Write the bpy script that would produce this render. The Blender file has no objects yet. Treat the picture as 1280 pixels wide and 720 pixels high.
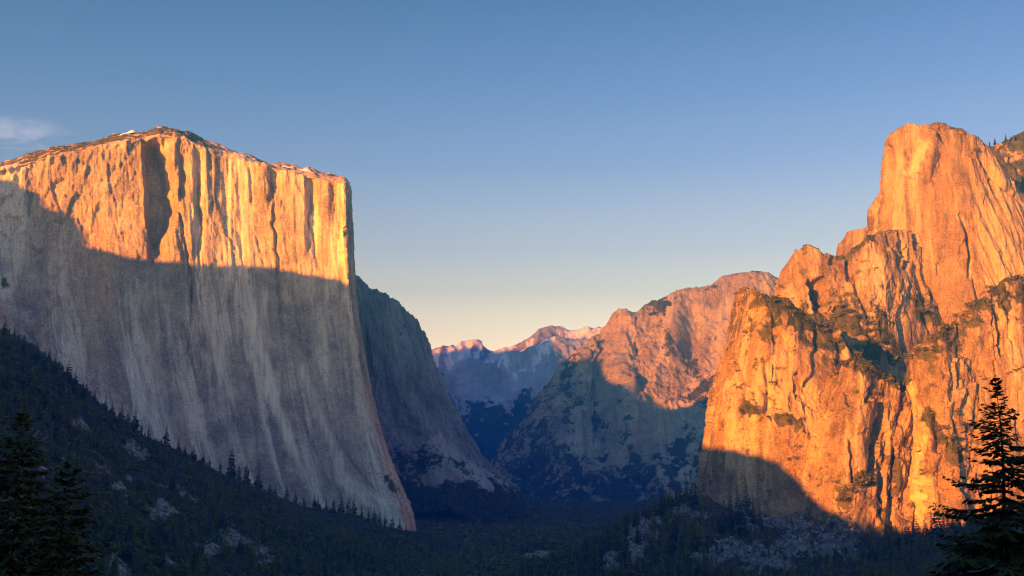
import bpy, math, random
import numpy as np
from mathutils import Vector

random.seed(7)
rng = np.random.default_rng(7)
R = math.radians
scene = bpy.context.scene
COL = scene.collection

# ----------------------------------------------------------------------------
# Camera frame used to survey the place: (px, py) in the 1280x720 photograph
# and a distance Y north of the overlook give a point in the world (metres).
# ----------------------------------------------------------------------------
F = 1372.0
PITCH = math.atan(220.0 / F)
CZ = 190.0                       # overlook above the valley floor
SP, CP = math.sin(PITCH), math.cos(PITCH)


def P(px, py, Y):
    px, py, Y = np.asarray(px, float), np.asarray(py, float), np.asarray(Y, float)
    x = (px - 640) / F
    yu = (360 - py) / F
    dy = CP - yu * SP
    dz = SP + yu * CP
    t = Y / dy
    return np.stack([x * t, Y + 0 * t, CZ + dz * t], -1)


def proj(p):
    p = np.asarray(p, float)
    x, y, z = p[..., 0], p[..., 1], p[..., 2] - CZ
    fwd = np.maximum(y * CP + z * SP, 1e-3)
    up = -y * SP + z * CP
    return 640 + F * x / fwd, 360 - F * up / fwd


def back(px, py, Y, dY, dz=0.0):
    """survey coordinates of the point dY farther than (px,py,Y) and dz higher"""
    p = P(px, py, Y)
    g = 1 + dY / Y
    q = np.array([p[0] * g, Y + dY, p[2] + dz])      # straight on along the line of sight
    a, b = proj(q)
    return (float(a), float(b), float(Y + dY))


SUN_AZ = R(41)                   # the sun stands behind the overlook, to the left
SUN_EL = R(7)
SA, CA, TE = math.sin(SUN_AZ), math.cos(SUN_AZ), math.tan(SUN_EL)

# ----------------------------------------------------------------------------
# noise
# ----------------------------------------------------------------------------
_perm = np.random.default_rng(3).permutation(256).astype(np.int32)
_perm = np.concatenate([_perm, _perm])
_g = np.random.default_rng(5).normal(size=(256, 3))
_g /= np.linalg.norm(_g, axis=1)[:, None]
_rnd = np.random.default_rng(11).random(512).astype(np.float32)
_gx, _gy, _gz = [np.ascontiguousarray(_g[:, i]).astype(np.float32) for i in range(3)]


def perlin(x, y, z):
    x, y, z = np.broadcast_arrays(np.asarray(x, np.float32), np.asarray(y, np.float32), np.asarray(z, np.float32))
    fx, fy, fz = np.floor(x), np.floor(y), np.floor(z)
    xf, yf, zf = x - fx, y - fy, z - fz
    xi, yi, zi = (fx.astype(np.int32) & 255), (fy.astype(np.int32) & 255), (fz.astype(np.int32) & 255)
    u = xf * xf * xf * (xf * (xf * 6 - 15) + 10)
    v = yf * yf * yf * (yf * (yf * 6 - 15) + 10)
    w = zf * zf * zf * (zf * (zf * 6 - 15) + 10)
    r = 0
    for dx in (0, 1):
        hx = _perm.take((xi + dx) & 255); wx = u if dx else 1 - u; ax = xf - dx
        for dy in (0, 1):
            hy = _perm.take(hx + ((yi + dy) & 255)); wy = wx * (v if dy else 1 - v); ay = yf - dy
            for dz in (0, 1):
                h = _perm.take(hy + ((zi + dz) & 255))
                r = r + wy * (w if dz else 1 - w) * (_gx.take(h) * ax + _gy.take(h) * ay + _gz.take(h) * (zf - dz))
    return r * np.float32(1.6)


def fbm(x, y, z=0.0, octv=5, gain=0.5, lac=2.03):
    z = z + 0 * x
    s, a = 0, 1.0
    for k in range(octv):
        s = s + a * perlin(x + 17.3 * k, y + 5.1 * k, z + 9.7 * k)
        x = x * lac; y = y * lac; z = z * lac
        a *= gain
    return s


def ridged(x, y, z=0.0, octv=5, gain=0.5, lac=2.05):
    z = z + 0 * x
    s, a, w = 0, 1.0, 1.0
    for k in range(octv):
        n = 1 - np.abs(perlin(x + 31.3 * k, y + 11.1 * k, z + 3.7 * k))
        n = n * n * w
        w = np.clip(n * 1.6, 0, 1)
        s = s + a * n
        x = x * lac; y = y * lac; z = z * lac
        a *= gain
    return s


def facet(x, y, seed=0.0, tilt=1.0, warp=.25):
    """broken planes: every cell of a jittered lattice is a slab with its own set-back and tilt"""
    wx = x + warp * fbm(x * 1.3, y * 1.3, seed + 4.4, 3, .6)
    wy = y + warp * fbm(x * 1.3, y * 1.3, seed + 8.8, 3, .6)
    x, y = wx.astype(np.float32), wy.astype(np.float32)
    xi, yi = np.floor(x).astype(np.int32), np.floor(y).astype(np.int32)
    best = np.full(x.shape, 1e9, np.float32); out = np.zeros(x.shape, np.float32)
    sd = int(seed * 7) & 255
    for dx in (-1, 0, 1):
        for dy in (-1, 0, 1):
            cx, cy = xi + dx, yi + dy
            h = _perm.take(_perm.take((cx + sd) & 255) + (cy & 255))
            h2 = _perm.take(h + 91)
            rx, ry = x - cx - _rnd.take(h), y - cy - _rnd.take(h2)
            d = rx * rx + ry * ry
            v = (_rnd.take(_perm.take(h + 17)) - .5) + tilt * (rx * (_rnd.take(_perm.take(h2 + 5)) - .5) + ry * (_rnd.take(_perm.take(h + 55)) - .5) * .6)
            m = d < best
            best = np.where(m, d, best); out = np.where(m, v, out)
    return out


def ss(a, b, x):
    t = np.clip((x - a) / (b - a), 0, 1)
    return t * t * (3 - 2 * t)


def poly_dist(px, py, pts):
    """distance of every (px,py) to a polyline, and the parameter 0..1 along it"""
    best = np.full(px.shape, 1e9); par = np.zeros(px.shape)
    n = len(pts) - 1
    for k in range(n):
        (x0, y0), (x1, y1) = pts[k], pts[k + 1]
        dx, dy = x1 - x0, y1 - y0
        t = np.clip(((px - x0) * dx + (py - y0) * dy) / (dx * dx + dy * dy), 0, 1)
        d = np.hypot(px - x0 - t * dx, py - y0 - t * dy)
        m = d < best
        best = np.where(m, d, best); par = np.where(m, (k + t) / n, par)
    return best, par


def pchip(t, d, ts):
    """monotone cubic through d (n, ...) at knots t, sampled at ts"""
    t = np.asarray(t, float); n = len(t)
    sh = (n - 1,) + (1,) * (d.ndim - 1)
    h = np.diff(t).reshape(sh)
    dl = np.diff(d, axis=0) / h
    m = np.zeros_like(d)
    m[0], m[-1] = dl[0], dl[-1]
    a, b = dl[:-1], dl[1:]
    w1, w2 = 2 * h[1:] + h[:-1], h[1:] + 2 * h[:-1]
    with np.errstate(divide='ignore', invalid='ignore'):
        hm = (w1 + w2) / (w1 / a + w2 / b)
    m[1:-1] = np.where(a * b > 0, hm, 0)
    k = np.clip(np.searchsorted(t, ts, side='right') - 1, 0, n - 2)
    hh = (t[k + 1] - t[k]).reshape((-1,) + (1,) * (d.ndim - 1))
    s = ((ts - t[k]) / (t[k + 1] - t[k])).reshape(hh.shape)
    s2, s3 = s * s, s * s * s
    return ((2 * s3 - 3 * s2 + 1) * d[k] + (s3 - 2 * s2 + s) * hh * m[k]
            + (-2 * s3 + 3 * s2) * d[k + 1] + (s3 - s2) * hh * m[k + 1])


# ----------------------------------------------------------------------------
# object helpers
# ----------------------------------------------------------------------------
def mesh_from(name, verts, faces, nside, mat, smooth=True, attrs=None):
    me = bpy.data.meshes.new(name)
    verts = np.asarray(verts, np.float32); faces = np.asarray(faces, np.int32).reshape(-1, nside)
    me.vertices.add(len(verts)); me.vertices.foreach_set('co', verts.ravel())
    me.loops.add(faces.size); me.loops.foreach_set('vertex_index', faces.ravel())
    me.polygons.add(len(faces))
    me.polygons.foreach_set('loop_start', np.arange(0, faces.size, nside, dtype=np.int32))
    me.polygons.foreach_set('use_smooth', np.full(len(faces), smooth, dtype=bool))
    for k, (ty, arr) in (attrs or {}).items():
        at = me.attributes.new(k, ty, 'POINT')
        at.data.foreach_set('vector' if ty == 'FLOAT_VECTOR' else 'value', np.asarray(arr, np.float32).ravel())
    me.update(calc_edges=True)
    if mat: me.materials.append(mat)
    return me


def obj(name, me, parent=None, loc=None):
    o = bpy.data.objects.new(name, me); COL.objects.link(o)
    if parent: o.parent = parent
    if loc is not None: o.location = loc
    return o


def tag(o, label=None, cat=None, group=None, kind=None):
    if label: o['label'] = label
    if cat: o['category'] = cat
    if group: o['group'] = group
    if kind: o['kind'] = kind
    return o


def empty(name, loc):
    o = bpy.data.objects.new(name, None); COL.objects.link(o); o.location = loc
    o.empty_display_size = 1
    return o


def grid_faces(nu, nv):
    i = np.arange(nu * nv).reshape(nu, nv)
    return np.stack([i[:-1, :-1], i[:-1, 1:], i[1:, 1:], i[1:, :-1]], -1).reshape(-1, 4)


def dyke_of(lines):
    def f(c):
        px, py = c['px'], c['py']
        jx = 5 * fbm(px / 9, py / 14, 2., 5, .65)
        r = np.zeros(px.shape)
        for pts, w, a in lines:
            dist, t = poly_dist(px + jx, py + jx * .6, pts)
            r = r + a * np.exp(-(dist / w) ** 4) * (.8 + .5 * fbm(px / 4., py / 9., 5., 4, .6))
        return r
    return f


SHEETS = {}
QUAL = 1.0


def sheet(name, cols, nu, nv, disp, mat, veg=None, snow=None, label=None, cat=None, dyke=None):
    """a rock face: control columns (left to right) of survey points (top to foot), a smooth
    surface through them, then relief along its normal"""
    nu, nv = int(nu * QUAL), int(nv * QUAL)
    C = np.array(cols, float)                       # (nc, nr, 3)
    W = P(C[..., 0], C[..., 1], C[..., 2])
    du = np.linalg.norm(np.diff(W, axis=0), axis=-1).mean(1)
    dv = np.linalg.norm(np.diff(W, axis=1), axis=-1).mean(0)
    tu = np.concatenate([[0], np.cumsum(du)]); tv = np.concatenate([[0], np.cumsum(dv)])
    us = np.linspace(0, tu[-1], nu); vs = np.linspace(0, tv[-1], nv)
    D = pchip(tu, C, us)
    D = np.swapaxes(pchip(tv, np.swapaxes(D, 0, 1), vs), 0, 1)      # (nu, nv, 3)
    px, py, Y = D[..., 0], D[..., 1], D[..., 2]
    pos = P(px, py, Y)
    gu, gv = np.gradient(pos, axis=0), np.gradient(pos, axis=1)
    nr = np.cross(gv, gu)
    nr /= np.maximum(np.linalg.norm(nr, axis=-1, keepdims=True), 1e-9)
    c = dict(px=px, py=py, Y=Y, pos=pos, n=nr, u=us[:, None] + 0 * px, v=vs[None, :] + 0 * px,
             row=np.interp(vs, tv, np.arange(len(tv)))[None, :] + 0 * px,
             col=np.interp(us, tu, np.arange(len(tu)))[:, None] + 0 * px)
    d = disp(c)
    if isinstance(d, tuple):
        pos2 = pos + nr * d[0][..., None]; pos2[..., 2] += d[1]
    else:
        pos2 = pos + nr * d[..., None]
    gu, gv = np.gradient(pos2, axis=0), np.gradient(pos2, axis=1)
    n2 = np.cross(gv, gu); n2 /= np.maximum(np.linalg.norm(n2, axis=-1, keepdims=True), 1e-9)
    c['pos2'] = pos2; c['n2'] = n2
    V = veg(c) if veg else np.zeros(px.shape)
    DY = dyke(c) if dyke else np.zeros(px.shape)
    S = snow(c) if snow else np.zeros(px.shape)
    if mat is M.get('gold'): V = V + .42 * ss(.52, .75, n2[..., 2]) * ss(.1, -.25, fbm(pos2[..., 0] / 45, pos2[..., 1] / 45, pos2[..., 2] / 45, 4) - .1)
    c['veg'] = V
    flow = np.stack([c['u'], c['v'], 0 * px], -1)
    me = mesh_from(name, pos2.reshape(-1, 3), grid_faces(nu, nv), 4, mat, True,
                   {'flow': ('FLOAT_VECTOR', flow), 'veg': ('FLOAT', np.clip(V, 0, 1)), 'snow': ('FLOAT', np.clip(S, 0, 1)),
                    'dyke': ('FLOAT_VECTOR', np.stack([np.clip(DY, 0, 1), np.clip(-DY, 0, 1), 0 * DY], -1))})
    o = obj(name, me)
    tag(o, label, cat, None, 'structure')
    SHEETS[o.name] = c
    return o, c


# ----------------------------------------------------------------------------
# materials
# ----------------------------------------------------------------------------
class NT:
    def __init__(s, name):
        s.m = bpy.data.materials.new(name); s.m.use_nodes = True
        s.t = s.m.node_tree; s.t.nodes.clear()
        s.out = s.t.nodes.new('ShaderNodeOutputMaterial')

    def n(s, ty, **kw):
        nd = s.t.nodes.new(ty)
        for k, v in kw.items():
            if k.startswith('i_'):
                nd.inputs[k[2:].replace('_', ' ')].default_value = v
            else:
                setattr(nd, k, v)
        return nd

    def l(s, a, b): s.t.links.new(a, b)

    def attr(s, nm, vec=False):
        a = s.n('ShaderNodeAttribute', attribute_name=nm)
        return a.outputs['Vector' if vec else 'Fac']

    def noise(s, vec, scale, detail=6, rough=0.55, dist=0.0, stretch=None):
        if stretch:
            mp = s.n('ShaderNodeMapping'); mp.inputs['Scale'].default_value = stretch
            s.l(vec, mp.inputs['Vector']); vec = mp.outputs['Vector']
        nn = s.n('ShaderNodeTexNoise', noise_dimensions='3D')
        nn.inputs['Scale'].default_value = scale; nn.inputs['Detail'].default_value = detail
        nn.inputs['Roughness'].default_value = rough; nn.inputs['Distortion'].default_value = dist
        s.l(vec, nn.inputs['Vector'])
        return nn.outputs['Fac']

    def rng(s, v, a, b, c=0.0, d=1.0):
        m = s.n('ShaderNodeMapRange'); m.clamp = True
        m.interpolation_type = 'SMOOTHSTEP'
        s.l(v, m.inputs['Value'])
        for k, x in zip(('From Min', 'From Max', 'To Min', 'To Max'), (a, b, c, d)): m.inputs[k].default_value = x
        return m.outputs['Result']

    def math(s, op, a, b):
        m = s.n('ShaderNodeMath', operation=op)
        for i, x in enumerate((a, b)):
            if isinstance(x, (int, float)): m.inputs[i].default_value = x
            else: s.l(x, m.inputs[i])
        return m.outputs[0]

    def mix(s, f, a, b, mode='MIX'):
        m = s.n('ShaderNodeMix', data_type='RGBA', blend_type=mode)
        for sk, x in ((m.inputs[0], f), (m.inputs[6], a), (m.inputs[7], b)):
            if isinstance(x, (int, float)): sk.default_value = x
            elif isinstance(x, tuple): sk.default_value = (*x, 1)
            else: s.l(x, sk)
        return m.outputs[2]

    def bsdf(s, color, rough=0.9, spec=0.15, bump=None, bstr=0.6, bdist=2.0):
        b = s.n('ShaderNodeBsdfPrincipled')
        if isinstance(color, tuple): b.inputs['Base Color'].default_value = (*color, 1)
        else: s.l(color, b.inputs['Base Color'])
        b.inputs['Roughness'].default_value = rough
        b.inputs['Specular IOR Level'].default_value = spec
        if bump is not None:
            bm = s.n('ShaderNodeBump'); bm.inputs['Strength'].default_value = bstr; bm.inputs['Distance'].default_value = bdist
            s.l(bump, bm.inputs['Height']); s.l(bm.outputs['Normal'], b.inputs['Normal'])
        s.l(b.outputs[0], s.out.inputs['Surface'])
        return b


def rock_mat(name, light=(.43, .40, .37), dark=(.20, .185, .18), warm=(.40, .29, .20), pale=(.56, .53, .49),
             k=1.0, streak=1.0, vegcol=(.028, .042, .013), vegcol2=(.090, .080, .028), grain=.05, bstr=.6, varnish=.35):
    """granite: k stretches the pattern for far faces"""
    t = NT(name)
    flow = t.attr('flow', True)
    geo = t.n('ShaderNodeNewGeometry').outputs['Position']
    big = t.noise(flow, 1.0, 5, .6, .6, (.011 / k, .0013 / k, 1))
    mid = t.noise(flow, 1.0, 6, .62, .4, (.045 / k, .0035 / k, 1))
    fine = t.noise(flow, 1.0, 5, .6, .3, (.16 / k, .012 / k, 1))
    mott = t.noise(geo, .012 / k, 7, .62)
    gr = t.noise(geo, grain / k, 6, .7)
    gr2 = t.noise(geo, .30 / k, 4, .75)
    warmn = t.noise(flow, 1.0, 4, .55, .5, (.008 / k, .0011 / k, 3))
    c = t.mix(t.rng(mott, .33, .68), dark, light)
    varn = t.noise(geo, .0065 / k, 6, .6, .8)
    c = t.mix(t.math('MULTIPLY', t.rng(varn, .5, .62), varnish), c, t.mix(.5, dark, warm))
    c = t.mix(t.math('MULTIPLY', t.rng(big, .5, .60), .62 * streak), c, pale)
    c = t.mix(t.math('MULTIPLY', t.rng(warmn, .52, .68), .7), c, warm)
    c = t.mix(t.math('MULTIPLY', t.rng(mid, .54, .62), .55 * streak), c, dark)
    c = t.mix(t.math('MULTIPLY', t.rng(fine, .55, .62), .5 * streak), c, dark)
    c = t.mix(t.math('MULTIPLY', t.rng(gr, .54, .66), .5), c, dark)
    c = t.mix(t.math('MULTIPLY', t.rng(gr, .48, .3), .3), c, pale)
    c = t.mix(t.math('MULTIPLY', t.rng(gr2, .53, .64), .6), c, tuple(x * .55 for x in dark))
    c = t.mix(t.math('MULTIPLY', t.rng(gr2, .46, .36), .45), c, pale)
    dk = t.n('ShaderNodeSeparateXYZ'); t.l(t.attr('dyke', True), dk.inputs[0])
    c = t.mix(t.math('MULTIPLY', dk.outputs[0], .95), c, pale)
    c = t.mix(t.math('MULTIPLY', dk.outputs[1], .7), c, warm)
    vn = t.noise(geo, .045 / k, 6, .7)
    vc = t.mix(t.rng(vn, .35, .65), vegcol, vegcol2)
    vf = t.rng(t.math('ADD', t.attr('veg'), t.math('ADD', t.math('MULTIPLY', t.math('SUBTRACT', vn, .5), 1.3), t.math('MULTIPLY', t.math('SUBTRACT', gr, .5), 1.5))), .38, .62)
    c = t.mix(vf, c, vc)
    sf = t.rng(t.math('ADD', t.attr('snow'), t.math('MULTIPLY', t.math('SUBTRACT', gr, .5), 1.0)), .4, .6)
    c = t.mix(sf, c, (.85, .86, .88))
    h = t.math('ADD', t.math('ADD', t.math('MULTIPLY', gr, 1.0), t.math('MULTIPLY', gr2, .45)), t.math('ADD', t.math('MULTIPLY', fine, .7), t.math('MULTIPLY', vn, .6)))
    t.bsdf(c, .92, .12, h, bstr, 5.0 * k)
    return t.m


def leaf_mat(name, a, b, scale=.6, objvar=True, k=1.0):
    t = NT(name)
    geo = t.n('ShaderNodeNewGeometry')
    n = t.noise(geo.outputs['Position'], scale, 4, .6)
    c = t.mix(t.rng(n, .3, .7), a, b)
    if objvar:
        ri = geo.outputs['Random Per Island']
        c = t.mix(t.math('MULTIPLY', ri, .55), c, tuple(min(1, x * 1.9) for x in b))
    b_ = t.bsdf(c, .75, .2)
    return t.m


M = {}
M['elcap'] = rock_mat('granite pale streaked', light=(.46, .395, .305), dark=(.19, .162, .133), pale=(.80, .71, .565), warm=(.44, .30, .18))
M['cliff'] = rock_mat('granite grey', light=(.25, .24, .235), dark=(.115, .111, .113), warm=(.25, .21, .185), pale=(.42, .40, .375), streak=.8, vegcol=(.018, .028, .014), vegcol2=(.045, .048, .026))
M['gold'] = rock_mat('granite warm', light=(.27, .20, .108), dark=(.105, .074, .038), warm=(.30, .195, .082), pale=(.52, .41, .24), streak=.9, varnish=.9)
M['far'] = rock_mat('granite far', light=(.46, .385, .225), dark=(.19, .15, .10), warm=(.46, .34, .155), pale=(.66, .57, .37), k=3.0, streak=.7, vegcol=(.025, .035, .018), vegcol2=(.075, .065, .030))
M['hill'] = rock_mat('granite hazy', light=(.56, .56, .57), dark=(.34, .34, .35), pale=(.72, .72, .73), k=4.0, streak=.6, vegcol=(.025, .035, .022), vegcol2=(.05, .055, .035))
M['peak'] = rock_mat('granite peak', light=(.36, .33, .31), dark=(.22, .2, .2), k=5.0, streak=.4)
M['needle'] = leaf_mat('fir needles', (.014, .024, .009), (.036, .048, .014), 1.5)
M['needle_far'] = leaf_mat('conifer needles', (.012, .024, .010), (.034, .052, .020), .08)
M['forest'] = leaf_mat('forest foliage', (.018, .030, .005), (.100, .108, .014), .11)
M['shrub'] = leaf_mat('shrub leaves', (.030, .040, .014), (.075, .080, .026), .08)
M['bark'] = (lambda t: (t.bsdf(t.mix(t.noise(t.n('ShaderNodeNewGeometry').outputs['Position'], 3, 5), (.035, .025, .018), (.10, .075, .055)), .95, .1), t.m)[1])(NT('bark'))


def ground_mat(name, rocky=.5, k=1.0):
    t = NT(name)
    geo = t.n('ShaderNodeNewGeometry').outputs['Position']
    a = t.noise(geo, .02 / k, 7, .65); b = t.noise(geo, .15 / k, 5, .65); d = t.noise(geo, .006 / k, 5, .6)
    c = t.mix(t.rng(b, .3, .7), (.014, .020, .010), (.045, .050, .025))
    c = t.mix(t.math('MULTIPLY', t.rng(a, .5, .7), .5), c, (.07, .055, .03))
    rk = t.mix(t.rng(b, .35, .68), (.06, .057, .052), (.25, .235, .22))
    rf = t.rng(t.math('ADD', t.attr('snow'), t.math('MULTIPLY', t.math('SUBTRACT', a, .5), 1.4)), .40, .60)
    c = t.mix(rf, c, rk)
    t.bsdf(c, .95, .1, t.math('ADD', a, b), .7, 4 * k)
    return t.m


M['slope'] = ground_mat('wooded slope soil')
M['ground'] = ground_mat('valley ground')
t = NT('meadow grass'); geo = t.n('ShaderNodeNewGeometry').outputs['Position']
t.bsdf(t.mix(t.rng(t.noise(geo, .05, 5), .35, .65), (.12, .115, .06), (.26, .23, .14)), .95, .1); M['meadow'] = t.m
t = NT('old snow'); geo = t.n('ShaderNodeNewGeometry').outputs['Position']
t.bsdf((.84, .85, .87), .7, .2, t.noise(geo, .2, 4), .3, 1.0); M['snow'] = t.m

# ============================================================================
# THE BIG PALE CLIFF (left)
# ============================================================================
def ec_col(rx, ry, Yr, bx, by, dYb, cap=(0, 4, 90)):
    """one column: hidden plateau, crown, rim, face, flare, foot"""
    sx, sy, sd = cap
    sky = back(rx, ry, Yr, sd, 0); sky = (rx - sx * .3, ry, Yr + sd)
    h = by - ry
    w = lambda f: rx + (bx - rx) * (f ** 2.1)
    pts = [back(sky[0], sky[1], sky[2], 1500, -480), back(sky[0], sky[1], sky[2], 500, -175), sky, (rx, ry + sy, Yr)]
    for f, q in ((.10, .02), (.3, .12), (.5, .27), (.7, .47), (.85, .70), (1.0, 1.0)):
        pts.append((w(f), ry + sy + (h - sy) * f, Yr - dYb * q))
    pts.append((bx + (bx - rx) * .1, by + 45, Yr - dYb * 1.25))
    return pts


EC = [
    ec_col(-330, 262, 2500, -330, 430, 170),
    ec_col(-150, 236, 2600, -150, 420, 180, (0, 6, 200)),
    ec_col(-40, 213, 2680, -25, 430, 190, (0, 7, 220)),
    ec_col(0, 205, 2700, 20, 450, 200, (0, 7, 230)),
    ec_col(55, 189, 2735, 85, 510, 220, (0, 8, 240)),
    ec_col(110, 178, 2765, 150, 555, 240, (0, 9, 240)),
    ec_col(150, 170, 2785, 200, 580, 250, (0, 9, 220)),
    ec_col(180, 165, 2800, 235, 598, 260, (0, 8, 200)),
    ec_col(205, 162, 2815, 265, 612, 270, (0, 7, 180)),
    ec_col(232, 164, 2835, 300, 626, 280, (0, 10, 160)),
    ec_col(260, 178, 2855, 330, 640, 290, (0, 8, 150)),
    ec_col(300, 192, 2880, 372, 652, 310, (0, 7, 140)),
    ec_col(345, 205, 2900, 415, 664, 330, (0, 6, 140)),
    ec_col(390, 214, 2905, 458, 668, 340, (0, 6, 120)),
    ec_col(418, 220, 2900, 487, 664, 350, (0, 5, 110)),
    ec_col(430, 223, 2890, 504, 658, 350, (0, 4, 90)),
    ec_col(434, 226, 2960, 512, 652, 300, (0, 3, 60)),
    ec_col(438, 250, 3120, 514, 646, 240, (0, 3, 40)),
    ec_col(440, 300, 3450, 512, 640, 200, (0, 3, 30)),
    ec_col(430, 330, 3900, 500, 640, 200, (0, 3, 30)),
]

EC_CRACKS = [
    ([(205, 175), (215, 230), (232, 300), (240, 345), (238, 400), (236, 440)], 1.6, 14),
    ([(250, 190), (247, 230), (252, 280), (250, 330), (252, 385)], 1.5, 14),
    ([(334, 210), (340, 240), (343, 285), (347, 330), (349, 375), (352, 420)], 1.5, 14),
    ([(384, 222), (386, 250), (385, 270), (393, 320), (398, 335)], 1.4, 11),
    ([(356, 300), (364, 340), (372, 400), (378, 430)], 1.0, 7),
    ([(318, 290), (328, 315), (333, 335)], .9, 6),
    ([(414, 222), (416, 300)], 1.2, 9),
    ([(418, 250), (424, 300)], 1.0, 8),
    ([(0, 385), (30, 408), (50, 430), (72, 450)], 2.2, 12),
    ([(15, 395), (27, 420)], 1.2, 8),
    ([(148, 413), (165, 410), (183, 400)], 1.0, 5),
    ([(168, 480), (180, 505), (192, 522)], .9, 5),
    ([(316, 500), (322, 560), (326, 590)], 1.0, 7),
    ([(328, 480), (345, 520), (362, 560), (378, 605)], 1.3, 8),
    ([(415, 520), (422, 545), (435, 570), (455, 600), (470, 615)], 1.3, 8),
    ([(460, 540), (470, 575), (480, 600)], 1.1, 7),
    ([(360, 480), (385, 540), (402, 580), (415, 620)], 1.1, 8),
    ([(262, 540), (272, 555), (285, 570)], 1.0, 5),
]


def ec_disp(c):
    px, py, u, v = c['px'], c['py'], c['u'], c['v']
    face = ss(2.5, 3.3, c['row'])
    p = c['pos']
    # broad vertical buttresses, ribs and flutes
    wob = 25 * fbm(u / 400, v / 300, 1.0, 3)
    d = 7 * fbm((u + wob) / 210, v / 1500, 2.0, 3)
    d += 11 * facet((u + wob * .5) / 75, v / 240, 3.0, 1.4) * ss(700, 420, py)
    d += 4.5 * facet((u + wob * .3) / 26, v / 150, 5.0, 1.2)
    d += 2.0 * facet(u / 9, v / 40, 6.0, 1.2)
    d -= 5 * ss(1.25, 1.65, ridged((u + wob * .6) / 95, v / 900, 3.0, 4)) * (.4 + .6 * ss(-.2, .4, fbm(u / 300, v / 200, 8., 2)))
    d -= 2.6 * ss(1.15, 1.6, ridged((u + wob * .5) / 38, v / 420, 13.0, 4))
    d += 1.6 * fbm((u + wob * .3) / 15, v / 110, 5.0, 5, .6)
    amp = .55 + .45 * ss(420, 200, py) + 0 * px
    right = ss(170, 235, px)
    d *= amp * (.55 + .55 * right)
    # the deep chimney below the summit and the ribs beside it
    j = 5 * fbm(v / 60, 0 * v, 7.0, 3)
    ch = ss(176 + j * .4, 181 + j * .4, px - (py - 180) * .06) * (1 - ss(194, 218, px + j * 2.2 - 7 * np.sin((py - 200) / 24.) - (py - 180) * .03))
    ch *= ss(166, 184, py) * (1 - ss(270, 345, py))
    d -= 84 * ch
    ch = ss(224, 226, px + j * .3) * (1 - ss(229, 239, px + j * .5)) * ss(184, 200, py) * (1 - ss(235, 262, py))
    d -= 14 * ch
    ch = ss(241, 243.5, px + j * .4) * (1 - ss(247, 257, px + j * .4)) * ss(178, 195, py) * (1 - ss(300, 335, py))
    d -= 16 * ch
    ch = ss(336, 338, px + j * .25) * (1 - ss(344, 353, px + j * .5)) * ss(205, 214, py) * (1 - ss(230, 262, py))
    d -= 19 * ch
    ch = ss(381, 383, px + j * .25) * (1 - ss(386, 396, px - (py - 230) * .08)) * ss(215, 225, py) * (1 - ss(290, 330, py))
    d -= 13 * ch
    ch = ss(409, 411, px) * (1 - ss(414, 422, px)) * ss(222, 230, py) * (1 - ss(262, 300, py))
    d -= 14 * ch
    # bulging scar plate in the middle of the lit wall
    d -= 10 * ss(0, 8, px - 292 - .25 * (py - 290)) * ss(285, 290, py) * (1 - ss(320, 330, py)) * (1 - ss(300, 306, px))
    for pts, w, dep in EC_CRACKS:
        jx = 3.0 * fbm(px / 15, py / 15, 3.3, 3)
        dist, t = poly_dist(px + jx, py, pts)
        d -= dep * np.exp(-(dist / w) ** 2) * (.4 + .6 * np.sin(np.clip(t, .02, .98) * math.pi))
    # small roughness, finer in the face
    d += 1.7 * fbm(p[..., 0] / 12, p[..., 2] / 22, p[..., 1] / 12, 5, .7)
    d += 9 * facet((u + v * .35) / 40, (v - u * .2) / 90, 17., 1.4) * ss(600, 430, py) * (1 - right)
    # broken ledges near the foot and along the rim
    rim = np.exp(-((c['row'] - 3.0) / .45) ** 2)
    d += rim * 5 * fbm(u / 22, v / 22, 9.0, 5, .6)
    foot = ss(540, 640, py) * ss(380, 440, px)
    d += foot * 5 * (ridged((u + v * .4) / 30, v / 40, 11., 4) - .9)
    top = 1 - face
    z = top * (11 * fbm(p[..., 0] / 60, p[..., 1] / 60, 0.0, 4))
    return d * face, z


DYKES = [([(316, 360), (319, 400), (326, 440), (341, 490), (362, 550), (388, 615)], 6.5, .95), ([(300, 412), (312, 440), (326, 470), (345, 520)], 4.5, .7), ([(268, 440), (286, 480), (296, 520)], 4, .5), ([(330, 345), (329, 395), (334, 440)], 3, .5),
         ([(366, 430), (392, 500), (420, 570), (440, 630)], 6, .5), ([(258, 430), (262, 470), (266, 520)], 3, .4), ([(395, 360), (405, 430), (425, 500)], 5, .35), ([(150, 400), (165, 470), (190, 540)], 9, .35), ([(205, 360), (215, 430), (232, 500)], 4, .35),
         ([(420, 590), (450, 615), (490, 645)], 10, .6),
         ([(425, 350), (440, 430), (462, 500), (492, 570)], 9, -.35), ([(180, 360), (186, 420), (200, 480)], 9, -.5), ([(120, 350), (130, 400)], 10, -.35), ([(405, 300), (412, 370)], 6, -.3)]


def ec_dyke(c):
    px, py = c['px'], c['py']
    jx = 4 * fbm(px / 9, py / 60, 2., 4, .6)
    r = np.zeros(px.shape)
    for pts, w, a in DYKES:
        dist, t = poly_dist(px + jx, py, pts)
        e = np.exp(-(dist / w) ** 4) * np.clip(np.sin(np.clip(t, .03, .97) * math.pi) * 1.6, 0, 1) * (.75 + .5 * fbm(px / 4., py / 40, 5., 4, .6))
        r = r + a * e
    return r


def ec_veg(c):
    cap = (1 - ss(2.75, 3.05, c['row'])) * (1 - ss(245, 300, c['px'])) * .62
    cap2 = (1 - ss(2.3, 2.9, c['row'])) * .38
    ft = np.exp(-(((c['px'] - 487) / 14) ** 2 + ((c['py'] - 603 - (c['px'] - 487) * 1.0) / 13) ** 2)) * .75
    ft += np.exp(-(((c['px'] - 8) / 12) ** 2 + ((c['py'] - 355) / 8) ** 2)) * .6
    return np.maximum(cap, cap2) + ft


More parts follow.
